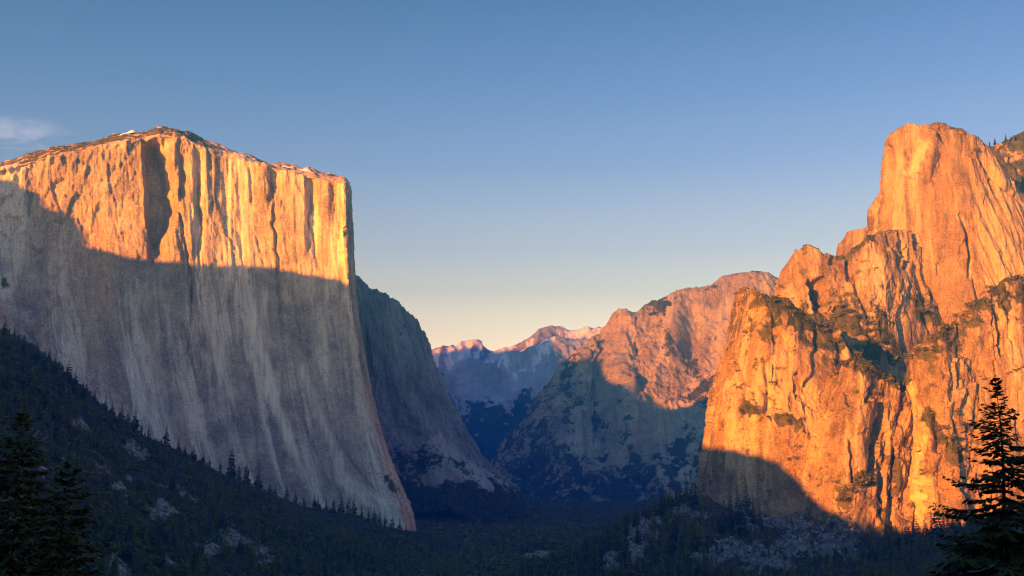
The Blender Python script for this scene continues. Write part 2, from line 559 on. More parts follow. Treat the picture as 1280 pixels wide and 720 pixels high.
sheet('granite_cliff', EC, 860, 620, ec_disp, M['elcap'], ec_veg, None,
      'huge pale streaked granite cliff with a sunlit orange upper wall and deep dark chimney', 'cliff', dyke=ec_dyke)

# snow lying on the top edge of the cliff: children of it
cliff1 = bpy.data.objects['granite_cliff']


def drape(pts_px, Yc, thick, parent, name, seed):
    """a bank of snow as a low lumpy drift along a rim"""
    V, Fc = [], []
    n = len(pts_px); m = 9
    for i, (x, y, w) in enumerate(pts_px):
        for k in range(m):
            a = k / (m - 1)
            q = P(x, y, Yc) + np.array([0, (a - .3) * 60, 0])
            hh = thick * w * math.sin(math.pi * a) ** .7 * (1 + .25 * math.sin(i * 1.7 + seed)) - 5
            V.append(q + np.array([0, 0, hh]))
    for i in range(n - 1):
        for k in range(m - 1):
            a = i * m + k
            Fc.append((a, a + 1, a + m + 1, a + m))
    me = mesh_from(name, V, Fc, 4, M['snow'])
    return obj(name, me, parent)


drape([(149, 171.5, 0), (152, 170, 1.0), (156, 168.5, 1.35), (160, 167.5, 1.0), (164, 167, 1.3), (169, 166, 1.2), (172, 166, 0)], 2945, 11, cliff1, 'snow_patch', 1)
drape([(346, 207, 0), (351, 207.6, .55), (356, 208.6, .8), (361, 209.4, .45), (366, 210.4, .8), (371, 211.4, 0)], 2950, 14, cliff1, 'snow_patch', 2)
drape([(374, 212, 0), (379, 213, .9), (384, 214, 1.0), (389, 215.2, .6), (394, 216.5, .7), (399, 217.8, 0)], 2950, 14, cliff1, 'snow_patch', 4)

# ============================================================================
# THE GREY CLIFF BEHIND IT (all in shade)
# ============================================================================
def col_lin(pts, backs=((1400, -620), (500, -270))):
    b = [back(*pts[0], d, z) for d, z in backs]
    return b + list(pts)


C2 = [
    col_lin([(405, 325, 4150), (410, 380, 4100), (415, 450, 4050), (425, 520, 3950), (440, 580, 3800), (450, 640, 3600)]),
    col_lin([(450, 346, 4150), (455, 390, 4080), (462, 450, 4000), (475, 520, 3880), (485, 575, 3730), (495, 640, 3550)]),
    col_lin([(470, 362, 4150), (480, 400, 4090), (492, 460, 4000), (508, 525, 3850), (520, 585, 3700), (530, 640, 3530)]),
    col_lin([(492, 376, 4170), (505, 415, 4110), (520, 470, 4010), (540, 535, 3840), (552, 592, 3680), (560, 640, 3520)]),
    col_lin([(512, 390, 4220), (522, 425, 4160), (538, 480, 4050), (562, 545, 3870), (582, 600, 3690), (590, 645, 3540)]),
    col_lin([(523, 402, 4300), (530, 436, 4240), (548, 490, 4120), (578, 555, 3920), (608, 610, 3720), (615, 648, 3560)]),
    col_lin([(527, 412, 4400), (537, 450, 4340), (558, 505, 4220), (592, 565, 4020), (632, 615, 3790), (640, 648, 3600)]),
    col_lin([(528, 425, 4600), (540, 460, 4550), (563, 515, 4420), (600, 572, 4220), (650, 622, 3920), (658, 648, 3750)]),
    col_lin([(524, 440, 5000), (538, 470, 4950), (562, 522, 4850), (598, 578, 4700), (648, 624, 4300), (656, 648, 4200)]),
]


def c2_disp(c):
    u, v, p = c['u'], c['v'], c['pos']
    face = ss(1.7, 2.3, c['row'])
    wob = 30 * fbm(u / 300, v / 300, 2.0, 3)
    up = 1 - ss(4.0, 5.5, c['row'])
    d = 24 * fbm((u + wob) / 130, v / 900, 4.0, 3) * (.5 + .5 * up)
    d += (26 * facet((u + wob * .5) / 80, v / 300, 7.0, 1.3) + 11 * facet((u + v * .1) / 30, v / 110, 9., 1.3)) * (.3 + .7 * up) + 4 * facet((u + v * .3) / 12, (v - u * .3) / 30, 11., 1.3)
    d += (5 * up + 2) * (ridged((u + wob * .5 + v * .1) / 55, v / 420, 6.0, 4) - .9)
    d += 3.5 * fbm((u + v * .25) / 16, v / 60, 8.0, 5, .6)
    d += 6 * (ridged(p[..., 0] / 45, p[..., 1] / 45, p[..., 2] / 45, 4) - .9) * (1 - up)
    z = np.exp(-((c['row'] - 2) / .35) ** 2) * 10 * fbm(u / 25, v / 50, 3., 4)
    return d * face, z


def c2_veg(c):
    low = ss(4.9, 5.8, c['row'])
    n = fbm(c['pos'][..., 0] / 90, c['pos'][..., 1] / 90, 3.0, 4)
    base = ss(585, 622, c['py'] - (c['px'] - 560) * .12 + 25 * n)
    return np.maximum(base, low * (.28 + .5 * n)) + .15


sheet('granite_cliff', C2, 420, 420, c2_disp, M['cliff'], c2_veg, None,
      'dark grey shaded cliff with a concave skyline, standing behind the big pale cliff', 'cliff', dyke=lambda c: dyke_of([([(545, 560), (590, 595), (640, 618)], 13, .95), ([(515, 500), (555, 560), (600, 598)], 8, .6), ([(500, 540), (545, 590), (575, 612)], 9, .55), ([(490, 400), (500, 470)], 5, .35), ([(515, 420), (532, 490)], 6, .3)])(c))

# ============================================================================
# RIGHT SIDE: dome, block, buttress, spur, wall, back hill
# ============================================================================
def straight(top, bot, Yt, Yb, rows=6, pw=1.0, bx=.0):
    out = []
    for k in range(rows):
        f = k / (rows - 1)
        out.append((top[0] + (bot[0] - top[0]) * f + bx * math.sin(math.pi * f), top[1] + (bot[1] - top[1]) * f, Yt + (Yb - Yt) * f ** pw))
    return out


def rock_disp(amp=1.0, k=1.0, seed=0., lean=0.0, blocks=1.0):
    def f(c):
        u, v, p = c['u'] / k, c['v'] / k, c['pos'] / k
        face = ss(1.6, 2.2, c['row'])
        ul = u + lean * v
        wob = 30 * fbm(u / 120, v / 120, 2.0 + seed, 4)
        x, y, z = (p[..., 0] + wob * .3) , p[..., 1], p[..., 2]
        slab = ss(-.25, .35, fbm(x / 170, z / 150, y / 200 + seed, 3, .55))
        sm = .25 + .75 * slab
        d = 11 * fbm((ul + wob) / 120, v / 300, 4.0 + seed, 3)
        d += 24 * facet((ul + wob * .5) / 90, v / 170, seed, 1.3) * blocks
        d += 12 * facet((ul + wob * .4) / 38, (v + ul * .3) / 78, seed + 2, 1.3) * (.4 + .6 * blocks) * (.4 + .6 * slab)
        d += sm * 5 * facet((ul - v * .15) / 16, (v + ul * .2) / 32, seed + 4, 1.3)
        d += sm * 2.0 * facet((ul + v * .1) / 7, v / 13, seed + 6, 1.3)
        d -= 3.0 * ss(1.15, 1.6, ridged((ul + wob) / 75, v / 260, 6.0 + seed, 4))
        d += blocks * (1.0 + 1.4 * slab) * fbm(x / 15, z / 17, y / 15 + seed, 5, .7)
        z = np.exp(-((c['row'] - 2) / .35) ** 2) * 6 * fbm(u / 20, v / 40, 3. + seed, 5, .6)
        return d * amp * k * face, z * amp * k
    return f


# back hill with scrub, upper right
BH = [col_lin(straight((px, py), (px - 20, 360), 3420, 3150), ((900, -150), (400, -40))) for px, py in
      ((1190, 205), (1222, 186), (1245, 180), (1262, 174), (1280, 165), (1320, 156), (1380, 165), (1480, 190), (1600, 240))]
sheet('rocky_hill', BH, 300, 170, rock_disp(.8, 1.2, 3.), M['gold'],
      lambda c: .72 + .6 * fbm(c['pos'][..., 0] / 70, c['pos'][..., 1] / 90, c['pos'][..., 2] / 50, 4), None,
      'scrubby sunlit hillside behind the top of the high dome at the frame edge', 'hill')

# high dome
DOME = [
    col_lin(straight((1049, 322), (1020, 470), 3420, 3150), ((500, -250), (200, -60))),
    col_lin(straight((1053, 300), (1028, 470), 3300, 3060), ((500, -250), (200, -60))),
    col_lin(straight((1060, 288), (1036, 470), 3220, 3020), ((600, -250), (200, -60))),
    col_lin(straight((1082, 283), (1060, 470), 3150, 2980), ((700, -250), (250, -60))),
    col_lin(straight((1088, 260), (1072, 470), 3120, 2950), ((700, -250), (250, -60))),
    col_lin(straight((1099, 238), (1085, 470), 3090, 2930), ((800, -250), (250, -60))),
    col_lin(straight((1105, 198), (1095, 470), 3060, 2910), ((800, -250), (250, -60))),
    col_lin(straight((1113, 176), (1110, 470), 3030, 2890), ((900, -250), (300, -60))),
    col_lin(straight((1126, 160), (1130, 470), 3000, 2860, bx=-4), ((900, -250), (300, -60))),
    col_lin(straight((1143, 154), (1158, 470), 2975, 2835, bx=-4), ((1000, -250), (300, -50))),
    col_lin(straight((1165, 155), (1190, 470), 2960, 2815), ((1000, -250), (300, -50))),
    col_lin(straight((1190, 158), (1225, 470), 2955, 2800), ((1000, -250), (300, -40))),
    col_lin(straight((1212, 166), (1256, 470), 2965, 2795, bx=4), ((800, -250), (250, -40))),
    col_lin(straight((1233, 179), (1292, 470), 2985, 2800, bx=6), ((600, -250), (200, -60))),
    col_lin(straight((1252, 206), (1335, 470), 3010, 2810, bx=6), ((400, -250), (120, -80))),
    col_lin(straight((1276, 238), (1395, 470), 3040, 2830), ((300, -250), (100, -80))),
    col_lin(straight((1330, 282), (1480, 470), 3100, 2880), ((300, -250), (100, -80))),
]


def dome_disp(c):
    px, py = c['px'], c['py']
    d, z = rock_disp(.72, 1.1, 11., .12, .7)(c)
    smooth = ss(1150, 1190, px) * ss(180, 215, py)
    d = d * (1 - .45 * smooth)
    # amphitheatre below the summit: hollow facing the sun, with an arch roof
    nj = fbm(px / 14., py / 14., 5., 4, .6)
    e = np.hypot((px - 1146 + (py - 195) * .25) / 17., (py - 200) / 30.) + .35 * nj
    d -= 17 * (1 - ss(.35, 1.15, e))
    # ridge that divides the lit flank from the broad face
    dist, t = poly_dist(px, py, [(1165, 172), (1158, 215), (1135, 228), (1125, 262), (1110, 290)])
    d += 16 * np.exp(-(dist / 9) ** 2)
    # pillar on the left edge
    dist, t = poly_dist(px, py, [(1114, 186), (1118, 205), (1112, 240), (1104, 280)])
    d -= 32 * np.exp(-(dist / 3) ** 2) * (1 - .6 * t)
    dist, t = poly_dist(px, py, [(1086, 285), (1094, 262), (1100, 245)])
    d -= 18 * np.exp(-(dist / 2.5) ** 2)
    # seam with a pale edge on the broad face
    dist, t = poly_dist(px, py, [(1200, 268), (1209, 290), (1213, 320), (1212, 345)])
    d -= 16 * np.exp(-(dist / 2.2) ** 2)
    d -= 10 * ss(0, 4, px - 1200 - (py - 268) * .18) * (1 - ss(4, 40, px - 1200 - (py - 268) * .18)) * ss(262, 275, py)
    dist, t = poly_dist(px, py, [(1169, 163), (1178, 172), (1182, 176)])
    d -= 16 * np.exp(-(dist / 2.2) ** 2)
    for pts in ([(1240, 225), (1246, 240), (1252, 250)], [(1225, 195), (1240, 218), (1258, 238), (1275, 252)]):
        dist, t = poly_dist(px, py, pts)
        d -= 14 * np.exp(-(dist / 2.4) ** 2)
    d += 8 * fbm((px - py * .45) / 9., (py + px * .3) / 70., 3., 3) * ss(1200, 1240, px)
    return d, z


def dome_veg(c):
    n = fbm(c['pos'][..., 0] / 60, c['pos'][..., 1] / 80, c['pos'][..., 2] / 50, 4)
    top = (1 - ss(1.9, 2.25, c['row'])) * ss(1140, 1165, c['px']) * .62
    return top * (.8 + .5 * n) + ss(375, 420, c['py']) * (.2 + .5 * n)


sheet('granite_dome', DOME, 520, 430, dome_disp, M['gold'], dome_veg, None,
      'tall sunlit golden dome with a rounded summit and scooped hollow at upper right', 'dome', dyke=dyke_of([([(1152, 182), (1148, 200), (1138, 214)], 8, .9), ([(1201, 270), (1211, 300), (1214, 345)], 2.5, .7), ([(1120, 200), (1108, 270)], 9, .35), ([(1185, 185), (1188, 260)], 7, -.8), ([(1165, 235), (1160, 300)], 9, -.5)]))  # first pale stroke paints the hollow's sunlit brightness in along with its scar

# block with the black alcove, in front of the dome
BLK = [
    col_lin(straight((958, 385), (950, 480), 3000, 2850), ((300, -200), (100, -50))),
    col_lin(straight((966, 366), (962, 480), 2900, 2740), ((300, -200), (100, -50))),
    col_lin(straight((974, 341), (975, 480), 2850, 2660), ((300, -200), (100, -40))),
    col_lin(straight((985, 323), (992, 480), 2820, 2620), ((300, -200), (100, -30))),
    col_lin(straight((996, 311), (1010, 480), 2800, 2600), ((300, -200), (100, -20))),
    col_lin(straight((1012, 310), (1030, 482), 2790, 2590), ((300, -200), (100, -20))),
    col_lin(straight((1030, 319), (1050, 484), 2800, 2585), ((300, -200), (100, -20))),
    col_lin(straight((1047, 320), (1068, 486), 2810, 2580), ((300, -200), (100, -20))),
    col_lin(straight((1068, 308), (1088, 490), 2825, 2590), ((300, -200), (100, -20))),
    col_lin(straight((1090, 295), (1105, 492), 2845, 2620), ((300, -200), (100, -20))),
    col_lin(straight((1112, 286), (1125, 494), 2868, 2660), ((300, -200), (100, -20))),
    col_lin(straight((1128, 288), (1150, 494), 2890, 2700), ((300, -200), (100, -20))),
    col_lin(straight((1142, 303), (1175, 494), 2918, 2740), ((300, -200), (100, -20))),
    col_lin(straight((1165, 345), (1205, 494), 2935, 2780), ((300, -200), (100, -20))),
    col_lin(straight((1195, 395), (1240, 494), 2950, 2810), ((300, -200), (100, -20))),
]


def blk_disp(c):
    px, py = c['px'], c['py']
    d, z = rock_disp(.75, 1.0, 21., .0, 1.0)(c)
    j = 4 * fbm(py / 8., px / 30., 1., 3)
    al = ss(1008 + j, 1011 + j, px - (py - 350) * .25) * (1 - ss(1026, 1034, px + j - (py - 350) * .12)) * ss(345, 350, py + j * .6) * (1 - ss(378, 387, py))
    d -= 75 * al
    for pts, w, dep in (([(1128, 310), (1133, 325), (1130, 335)], 2.6, 24), ([(1137, 292), (1141, 312)], 2.4, 20),
                        ([(1066, 350), (1075, 375), (1085, 398)], 1.8, 14), ([(1055, 318), (1062, 345), (1070, 370)], 1.5, 8)):
        dist, t = poly_dist(px, py, pts)
        d -= dep * np.exp(-(dist / w) ** 2)
    # rounded pale boss right of the gully
    d += 14 * np.exp(-(((px - 1105) / 26) ** 2 + ((py - 345) / 45) ** 2))
    return d, z


def blk_veg(c):
    px, py = c['px'], c['py']
    n = fbm(c['pos'][..., 0] / 40, c['pos'][..., 1] / 60, c['pos'][..., 2] / 40, 4)
    v = (1 - ss(1.9, 2.3, c['row'])) * ss(985, 1000, px) * (1 - ss(1035, 1045, px)) * .7
    dist, t = poly_dist(px, py, [(1020, 395), (1060, 405), (1090, 425), (1110, 440)])
    v += np.exp(-(dist / 20) ** 2) * (.62 + .6 * n)
    dist, t = poly_dist(px, py, [(1150, 385), (1175, 395), (1205, 405)])
    v += np.exp(-(dist / 15) ** 2) * (.45 + .6 * n)
    dist, t = poly_dist(px, py, [(1090, 298), (1050, 322)])
    v += np.exp(-(dist / 6) ** 2) * .5
    return v + .21 + .36 * n


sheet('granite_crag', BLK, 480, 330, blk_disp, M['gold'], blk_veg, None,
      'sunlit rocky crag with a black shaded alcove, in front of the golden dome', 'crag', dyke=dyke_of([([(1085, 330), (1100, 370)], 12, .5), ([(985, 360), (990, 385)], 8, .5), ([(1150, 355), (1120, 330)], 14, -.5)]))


def multi(rows, Ys, bk=((300, -200), (100, -20))):
    return col_lin([(x, y, Y) for (x, y), Y in zip(rows, Ys)], bk)


# left buttress with the sharp prow
BUT = [
    multi([(934, 372), (926, 405), (914, 450), (903, 485), (893, 540), (886, 590), (882, 640), (882, 680)], [2950, 2950, 2940, 2930, 2920, 2900, 2880, 2850]),
    multi([(931, 364), (922, 400), (909, 447), (898, 482), (888, 540), (880, 590), (875, 632), (874, 680)], [2650, 2650, 2640, 2630, 2610, 2590, 2570, 2540]),
    multi([(936, 362), (928, 400), (918, 447), (908, 482), (899, 540), (892, 590), (888, 638), (886, 690)], [2540, 2530, 2510, 2500, 2480, 2460, 2440, 2400]),
    multi([(945, 364), (942, 402), (938, 448), (932, 484), (926, 540), (922, 590), (918, 642), (916, 700)], [2480, 2460, 2440, 2420, 2400, 2380, 2350, 2300]),
    multi([(965, 373), (966, 410), (966, 452), (964, 488), (961, 545), (958, 595), (956, 650), (955, 705)], [2470, 2440, 2410, 2390, 2370, 2350, 2310, 2250]),
    multi([(1000, 388), (1000, 422), (999, 460), (997, 495), (994, 550), (990, 600), (987, 655), (985, 710)], [2490, 2450, 2412, 2385, 2360, 2330, 2290, 2230]),
    multi([(1040, 415), (1040, 442), (1038, 475), (1034, 505), (1030, 556), (1026, 604), (1024, 660), (1022, 712)], [2500, 2455, 2420, 2390, 2360, 2330, 2280, 2220]),
    multi([(1080, 448), (1080, 470), (1078, 495), (1074, 520), (1070, 565), (1066, 610), (1064, 662), (1062, 715)], [2505, 2465, 2435, 2410, 2380, 2350, 2300, 2240]),
    multi([(1120, 470), (1120, 490), (1118, 510), (1114, 530), (1110, 570), (1106, 614), (1104, 664), (1102, 715)], [2545, 2510, 2480, 2455, 2430, 2400, 2350, 2300]),
]
BUT = [[(a, b, Y - 150) for a, b, Y in col] for col in BUT]


def but_disp(c):
    px, py = c['px'], c['py']
    d, z = rock_disp(.78, 1.0, 31., -.05, 1.0)(c)
    for pts, w, dep in (([(953, 445), (957, 480), (957, 508)], 1.5, 14), ([(969, 455), (966, 475)], 1.2, 9),
                        ([(944, 372), (938, 395), (930, 412)], 2.2, 18), ([(914, 445), (922, 470), (925, 495), (930, 520)], 2.2, 16),
                        ([(901, 535), (898, 560), (896, 600)], 2.0, 16)):
        dist, t = poly_dist(px + 1.5 * fbm(px / 10, py / 10, 1., 3), py, pts)
        d -= dep * np.exp(-(dist / w) ** 2)
    # overhang line: upper face steps back above y 510
    d += 10 * ss(505, 518, py + 6 * fbm(px / 14., 0 * px, 2., 3)) * ss(935, 950, px)
    return d, z


def but_veg(c):
    px, py = c['px'], c['py']
    n = fbm(c['pos'][..., 0] / 35, c['pos'][..., 1] / 60, c['pos'][..., 2] / 35, 5)
    v = (1 - ss(2.2, 3.2, c['row'])) * ss(948, 965, px) * (.62 + .45 * n)
    dist, t = poly_dist(px, py, [(965, 400), (1000, 400), (1040, 425), (1080, 455), (1110, 480)])
    v = np.maximum(v, np.exp(-(dist / 17) ** 2) * (.62 + .6 * n))
    dist, t = poly_dist(px, py, [(935, 510), (960, 515), (1000, 530)])
    v = np.maximum(v, np.exp(-(dist / 9) ** 2) * (.52 + .5 * n))
    v = np.maximum(v, ss(648, 690, py) * (.35 + .6 * n))
    return v + .19 + .36 * n + .20 * ss(470, 400, py)


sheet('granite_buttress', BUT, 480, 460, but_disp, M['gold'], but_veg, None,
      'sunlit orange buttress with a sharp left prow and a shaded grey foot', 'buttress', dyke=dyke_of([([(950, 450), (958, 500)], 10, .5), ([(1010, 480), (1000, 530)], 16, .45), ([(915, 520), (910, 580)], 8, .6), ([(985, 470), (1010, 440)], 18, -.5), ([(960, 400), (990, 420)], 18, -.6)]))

# spur between buttress and wall
SPU = [
    multi([(1049, 458), (1030, 495), (1010, 542), (998, 590), (985, 640), (975, 690)], [2560, 2550, 2540, 2530, 2500, 2450]),
    multi([(1053, 450), (1037, 490), (1018, 540), (1008, 590), (998, 642), (988, 695)], [2420, 2400, 2380, 2360, 2320, 2260]),
    multi([(1062, 448), (1056, 488), (1046, 540), (1038, 592), (1030, 648), (1020, 700)], [2340, 2310, 2280, 2250, 2210, 2150]),
    multi([(1082, 458), (1080, 495), (1075, 545), (1070, 598), (1065, 655), (1060, 705)], [2330, 2295, 2260, 2230, 2180, 2120]),
    multi([(1098, 466), (1097, 500), (1095, 550), (1092, 602), (1088, 660), (1085, 708)], [2350, 2318, 2290, 2258, 2205, 2140]),
    multi([(1112, 474), (1112, 505), (1111, 552), (1110, 605), (1110, 662), (1108, 710)], [2362, 2330, 2302, 2270, 2215, 2150]),
    multi([(1124, 480), (1126, 510), (1128, 555), (1130, 608), (1132, 664), (1132, 712)], [2372, 2342, 2314, 2280, 2225, 2160]),
    multi([(1138, 492), (1142, 518), (1146, 560), (1150, 610), (1152, 665), (1152, 712)], [2390, 2362, 2334, 2300, 2245, 2180]),
]
SPU = [[(a, b, Y - 150) for a, b, Y in col] for col in SPU]


def spu_disp(c):
    px, py = c['px'], c['py']
    d, z = rock_disp(.72, .9, 41., .05, 1.0)(c)
    for pts, w, dep in (([(1103, 500), (1100, 530), (1095, 560), (1090, 590)], 3.4, 24), ([(1128, 485), (1129, 505), (1126, 530)], 2.2, 14),
                        ([(1112, 540), (1108, 575), (1102, 610), (1100, 650)], 2.2, 13), ([(1062, 550), (1064, 575), (1066, 600)], 1.6, 14),
                        ([(1035, 565), (1032, 590)], 1.5, 10), ([(1092, 485), (1088, 500)], 2.2, 14), ([(1120, 560), (1116, 610), (1113, 660)], 1.7, 8)):
        dist, t = poly_dist(px + 2.5 * fbm(px / 10, py / 12, 1., 3), py, pts)
        d -= dep * np.exp(-(dist / w) ** 2)
    d += 9 * (ridged((px - (py - 500) * -.12) / 16., py / 120., 2., 3) - .9) * ss(1080, 1100, px)
    return d, z


def spu_veg(c):
    px, py = c['px'], c['py']
    n = fbm(c['pos'][..., 0] / 30, c['pos'][..., 1] / 60, c['pos'][..., 2] / 30, 5)
    v = (1 - ss(2.0, 2.7, c['row'])) * (.55 + .5 * n)
    dist, t = poly_dist(px, py, [(1050, 622), (1070, 605), (1085, 600)])
    v = np.maximum(v, np.exp(-(dist / 11) ** 2) * (.75 + .4 * n))
    dist, t = poly_dist(px, py, [(1118, 575), (1122, 610)])
    v = np.maximum(v, np.exp(-(dist / 7) ** 2) * (.6 + .4 * n))
    v = np.maximum(v, ss(630, 670, py + (px - 1060) * -.25) * (.45 + .6 * n))
    return v + .16 + .34 * n


sheet('granite_spur', SPU, 400, 420, spu_disp, M['gold'], spu_veg, None,
      'triangular sunlit rock spur cut by dark gullies, between the buttress and the pale chute', 'spur', dyke=dyke_of([([(1030, 520), (1015, 570)], 10, .5), ([(1092, 500), (1088, 600)], 14, -.7)]))

# right-hand wall with the bright chute
WALL = [
    multi([(1118, 500), (1122, 530), (1126, 570), (1124, 612), (1120, 660), (1118, 712)], [2520, 2500, 2480, 2450, 2400, 2340]),
    multi([(1128, 478), (1132, 515), (1138, 560), (1134, 608), (1130, 660), (1128, 712)], [2420, 2385, 2355, 2320, 2265, 2205]),
    multi([(1136, 450), (1142, 500), (1148, 555), (1150, 606), (1150, 660), (1150, 712)], [2385, 2345, 2312, 2276, 2225, 2170]),
    multi([(1150, 432), (1158, 490), (1162, 552), (1168, 604), (1172, 660), (1174, 712)], [2345, 2290, 2255, 2222, 2180, 2125]),
    multi([(1172, 418), (1180, 480), (1186, 545), (1192, 602), (1198, 660), (1202, 712)], [2335, 2275, 2245, 2218, 2180, 2125]),
    multi([(1195, 398), (1205, 468), (1212, 540), (1218, 600), (1224, 660), (1228, 712)], [2390, 2325, 2295, 2265, 2225, 2165]),
    multi([(1228, 372), (1238, 450), (1246, 530), (1252, 598), (1258, 660), (1262, 712)], [2410, 2340, 2305, 2275, 2235, 2175]),
    multi([(1252, 352), (1262, 440), (1270, 525), (1278, 598), (1284, 660), (1288, 712)], [2430, 2355, 2320, 2290, 2250, 2190]),
    multi([(1285, 344), (1298, 440), (1308, 525), (1316, 598), (1322, 660), (1326, 712)], [2450, 2380, 2345, 2315, 2275, 2215]),
    multi([(1350, 340), (1365, 440), (1375, 525), (1385, 598), (1390, 660), (1394, 712)], [2500, 2430, 2395, 2365, 2325, 2265]),
    multi([(1450, 350), (1465, 440), (1475, 525), (1485, 598), (1490, 660), (1494, 712)], [2600, 2530, 2495, 2465, 2425, 2365]),
]
WALL = [[(a, b, Y - 150) for a, b, Y in col] for col in WALL]


def wall_disp(c):
    px, py = c['px'], c['py']
    d, z = rock_disp(.62, 1.0, 51., .1, .8)(c)
    # slab line rising to the right
    d += 9 * ss(-1.5, 1.5, py - (487 - (px - 1195) * .32)) * ss(1185, 1205, px)
    for pts, w, dep in (([(1162, 515), (1166, 540), (1172, 560)], 4.0, 24), ([(1150, 560), (1160, 600), (1163, 640)], 2.0, 9),
                        ([(1255, 378), (1262, 390)], 2.4, 14), ([(1240, 400), (1244, 450)], 1.2, 7)):
        dist, t = poly_dist(px + 2.5 * fbm(px / 10, py / 12, 1., 3), py, pts)
        d -= dep * np.exp(-(dist / w) ** 2)
    d += 12 * np.exp(-(((px - 1236) / 13) ** 2 + ((py - 372) / 9) ** 2))
    return d, z


def wall_veg(c):
    px, py = c['px'], c['py']
    n = fbm(c['pos'][..., 0] / 30, c['pos'][..., 1] / 60, c['pos'][..., 2] / 30, 5)
    v = (1 - ss(2.1, 2.9, c['row'])) * (.62 + .6 * n)
    dist, t = poly_dist(px, py, [(1160, 520), (1172, 545), (1185, 555), (1200, 570)])
    v = np.maximum(v, np.exp(-(dist / 9) ** 2) * (.75 + .4 * n))
    return v + .14 + .32 * n


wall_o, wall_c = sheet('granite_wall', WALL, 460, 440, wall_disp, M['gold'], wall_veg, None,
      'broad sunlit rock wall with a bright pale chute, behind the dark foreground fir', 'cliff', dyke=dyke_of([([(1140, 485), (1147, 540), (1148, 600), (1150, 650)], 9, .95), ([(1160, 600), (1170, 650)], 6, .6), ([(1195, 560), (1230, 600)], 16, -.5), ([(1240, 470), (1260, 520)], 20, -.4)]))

# ============================================================================
# MIDDLE MOUNTAIN (half lit), BLUE HILL, SNOW PEAKS
# ============================================================================
def mt(sky, foot, Yt, Yf, prof=(0, .12, .3, .5, .7, .85, 1), bk=((1800, -500), (700, -150))):
    pts = []
    for f in prof:
        pts.append((sky[0] + (foot[0] - sky[0]) * f, sky[1] + (foot[1] - sky[1]) * f, Yt + (Yf - Yt) * f ** 1.15))
    return col_lin(pts, bk)


MID = [
    mt((596, 632), (590, 660), 7600, 7000),
    mt((612, 585), (606, 645), 7200, 6300),
    mt((624, 554), (622, 640), 7050, 6000),
    mt((655, 522), (650, 638), 7000, 5800),
    mt((680, 488), (676, 638), 7000, 5650),
    mt((700, 462), (700, 638), 7000, 5550),
    mt((718, 449), (724, 638), 7050, 5500),
    mt((744, 422), (748, 638), 7300, 5450),
    mt((758, 405), (764, 638), 7330, 5450),
    mt((767, 392), (780, 638), 7300, 5450),
    mt((776, 387), (793, 638), 7260, 5450),
    mt((790, 391), (808, 638), 7260, 5430),
    mt((815, 379), (828, 638), 7270, 5400),
    mt((856, 363), (860, 638), 7260, 5350),
    mt((886, 357), (890, 638), 7220, 5300),
    mt((905, 346), (910, 638), 7170, 5250),
    mt((930, 340), (935, 638), 7120, 5250),
    mt((956, 339), (960, 638), 7080, 5250),
    mt((976, 348), (985, 638), 7060, 5250),
    mt((1020, 352), (1030, 638), 7050, 5250),
    mt((1080, 360), (1090, 638), 7050, 5250),
]


def mid_disp(c):
    px, py, u, v, p = c['px'], c['py'], c['u'], c['v'], c['pos']
    face = ss(1.6, 2.6, c['row'])
    wob = 120 * fbm(u / 900, v / 900, 2.0, 3)
    d = 45 * fbm((u + wob) / 620, v / 1900, 4.0, 3)
    d += 22 * (ridged((u + wob * .6) / 230, v / 800, 6.0, 4) - .9)
    d += 9 * (ridged(p[..., 0] / 110, p[..., 2] / 150, p[..., 1] / 110, 5, .65) - .9)
    d += 34 * (ridged((u + v * .42 + wob * .3) / 430, v / 2600, 5.5, 3) - .9)
    d += 15 * facet((u + wob * .3) / 170, v / 380, 3., 1.3) + 14 * facet((u + v * .2) / 62, v / 130, 5., 1.3) + 6 * facet((u - v * .2) / 24, v / 50, 8., 1.3)
    d += 8 * fbm(p[..., 0] / 30, p[..., 2] / 40, p[..., 1] / 30, 4, .6)
    # the bowl right of the main rib, and the rib itself
    dist, t = poly_dist(px, py, [(858, 372), (848, 402), (842, 430), (835, 470)])
    d += 62 * np.exp(-(dist / 12) ** 2) * np.sin(np.clip(t, 0, 1) * 3.14)
    dist, t = poly_dist(px, py, [(866, 390), (866, 412), (860, 430)])
    d -= 42 * np.exp(-(dist / 9) ** 2)
    dist, t = poly_dist(px, py, [(775, 390), (790, 420), (812, 470)])
    d += 25 * np.exp(-(dist / 16) ** 2) * t
    # near dark rib dropping to the valley at left
    dist, t = poly_dist(px, py, [(718, 452), (755, 460), (800, 520), (830, 600)])
    d += 60 * np.exp(-(dist / 25) ** 2)
    z = np.exp(-((c['row'] - 2) / .5) ** 2) * 10 * fbm(u / 60, v / 200, 3., 5, .6)
    return d * face, z


def mid_veg(c):
    px, py = c['px'], c['py']
    n = fbm(c['u'] / 260, c['v'] / 700, 7.0, 5, .6)
    steep = c['n2'][..., 2]
    v = .10 + .55 * n
    dist, t = poly_dist(px, py, [(735, 440), (765, 430), (800, 402), (850, 378), (890, 362), (930, 350)])
    v = np.maximum(v, np.exp(-(dist / 11) ** 2) * (.30 + .8 * n + .5 * fbm(c['pos'][..., 0] / 60, c['pos'][..., 2] / 60, c['pos'][..., 1] / 60, 4, .6)))
    dist, t = poly_dist(px, py, [(835, 500), (870, 480), (900, 462), (940, 440)])
    v = np.maximum(v, np.exp(-(dist / 11) ** 2) * (.6 + .3 * n))
    n3 = fbm(c['pos'][..., 0] / 120, c['pos'][..., 2] / 140, c['pos'][..., 1] / 120, 5, .65)
    low = ss(455, 600, py + 30 * n)
    v = np.maximum(v, low * (.56 + .35 * n + .4 * n3))  # lower forest, thickened to darken the slope where it lies in shade
    v = np.maximum(v, ss(715, 690, px + 14 * n) * .4 + .3 * ss(.35, .7, steep) * low)
    return v


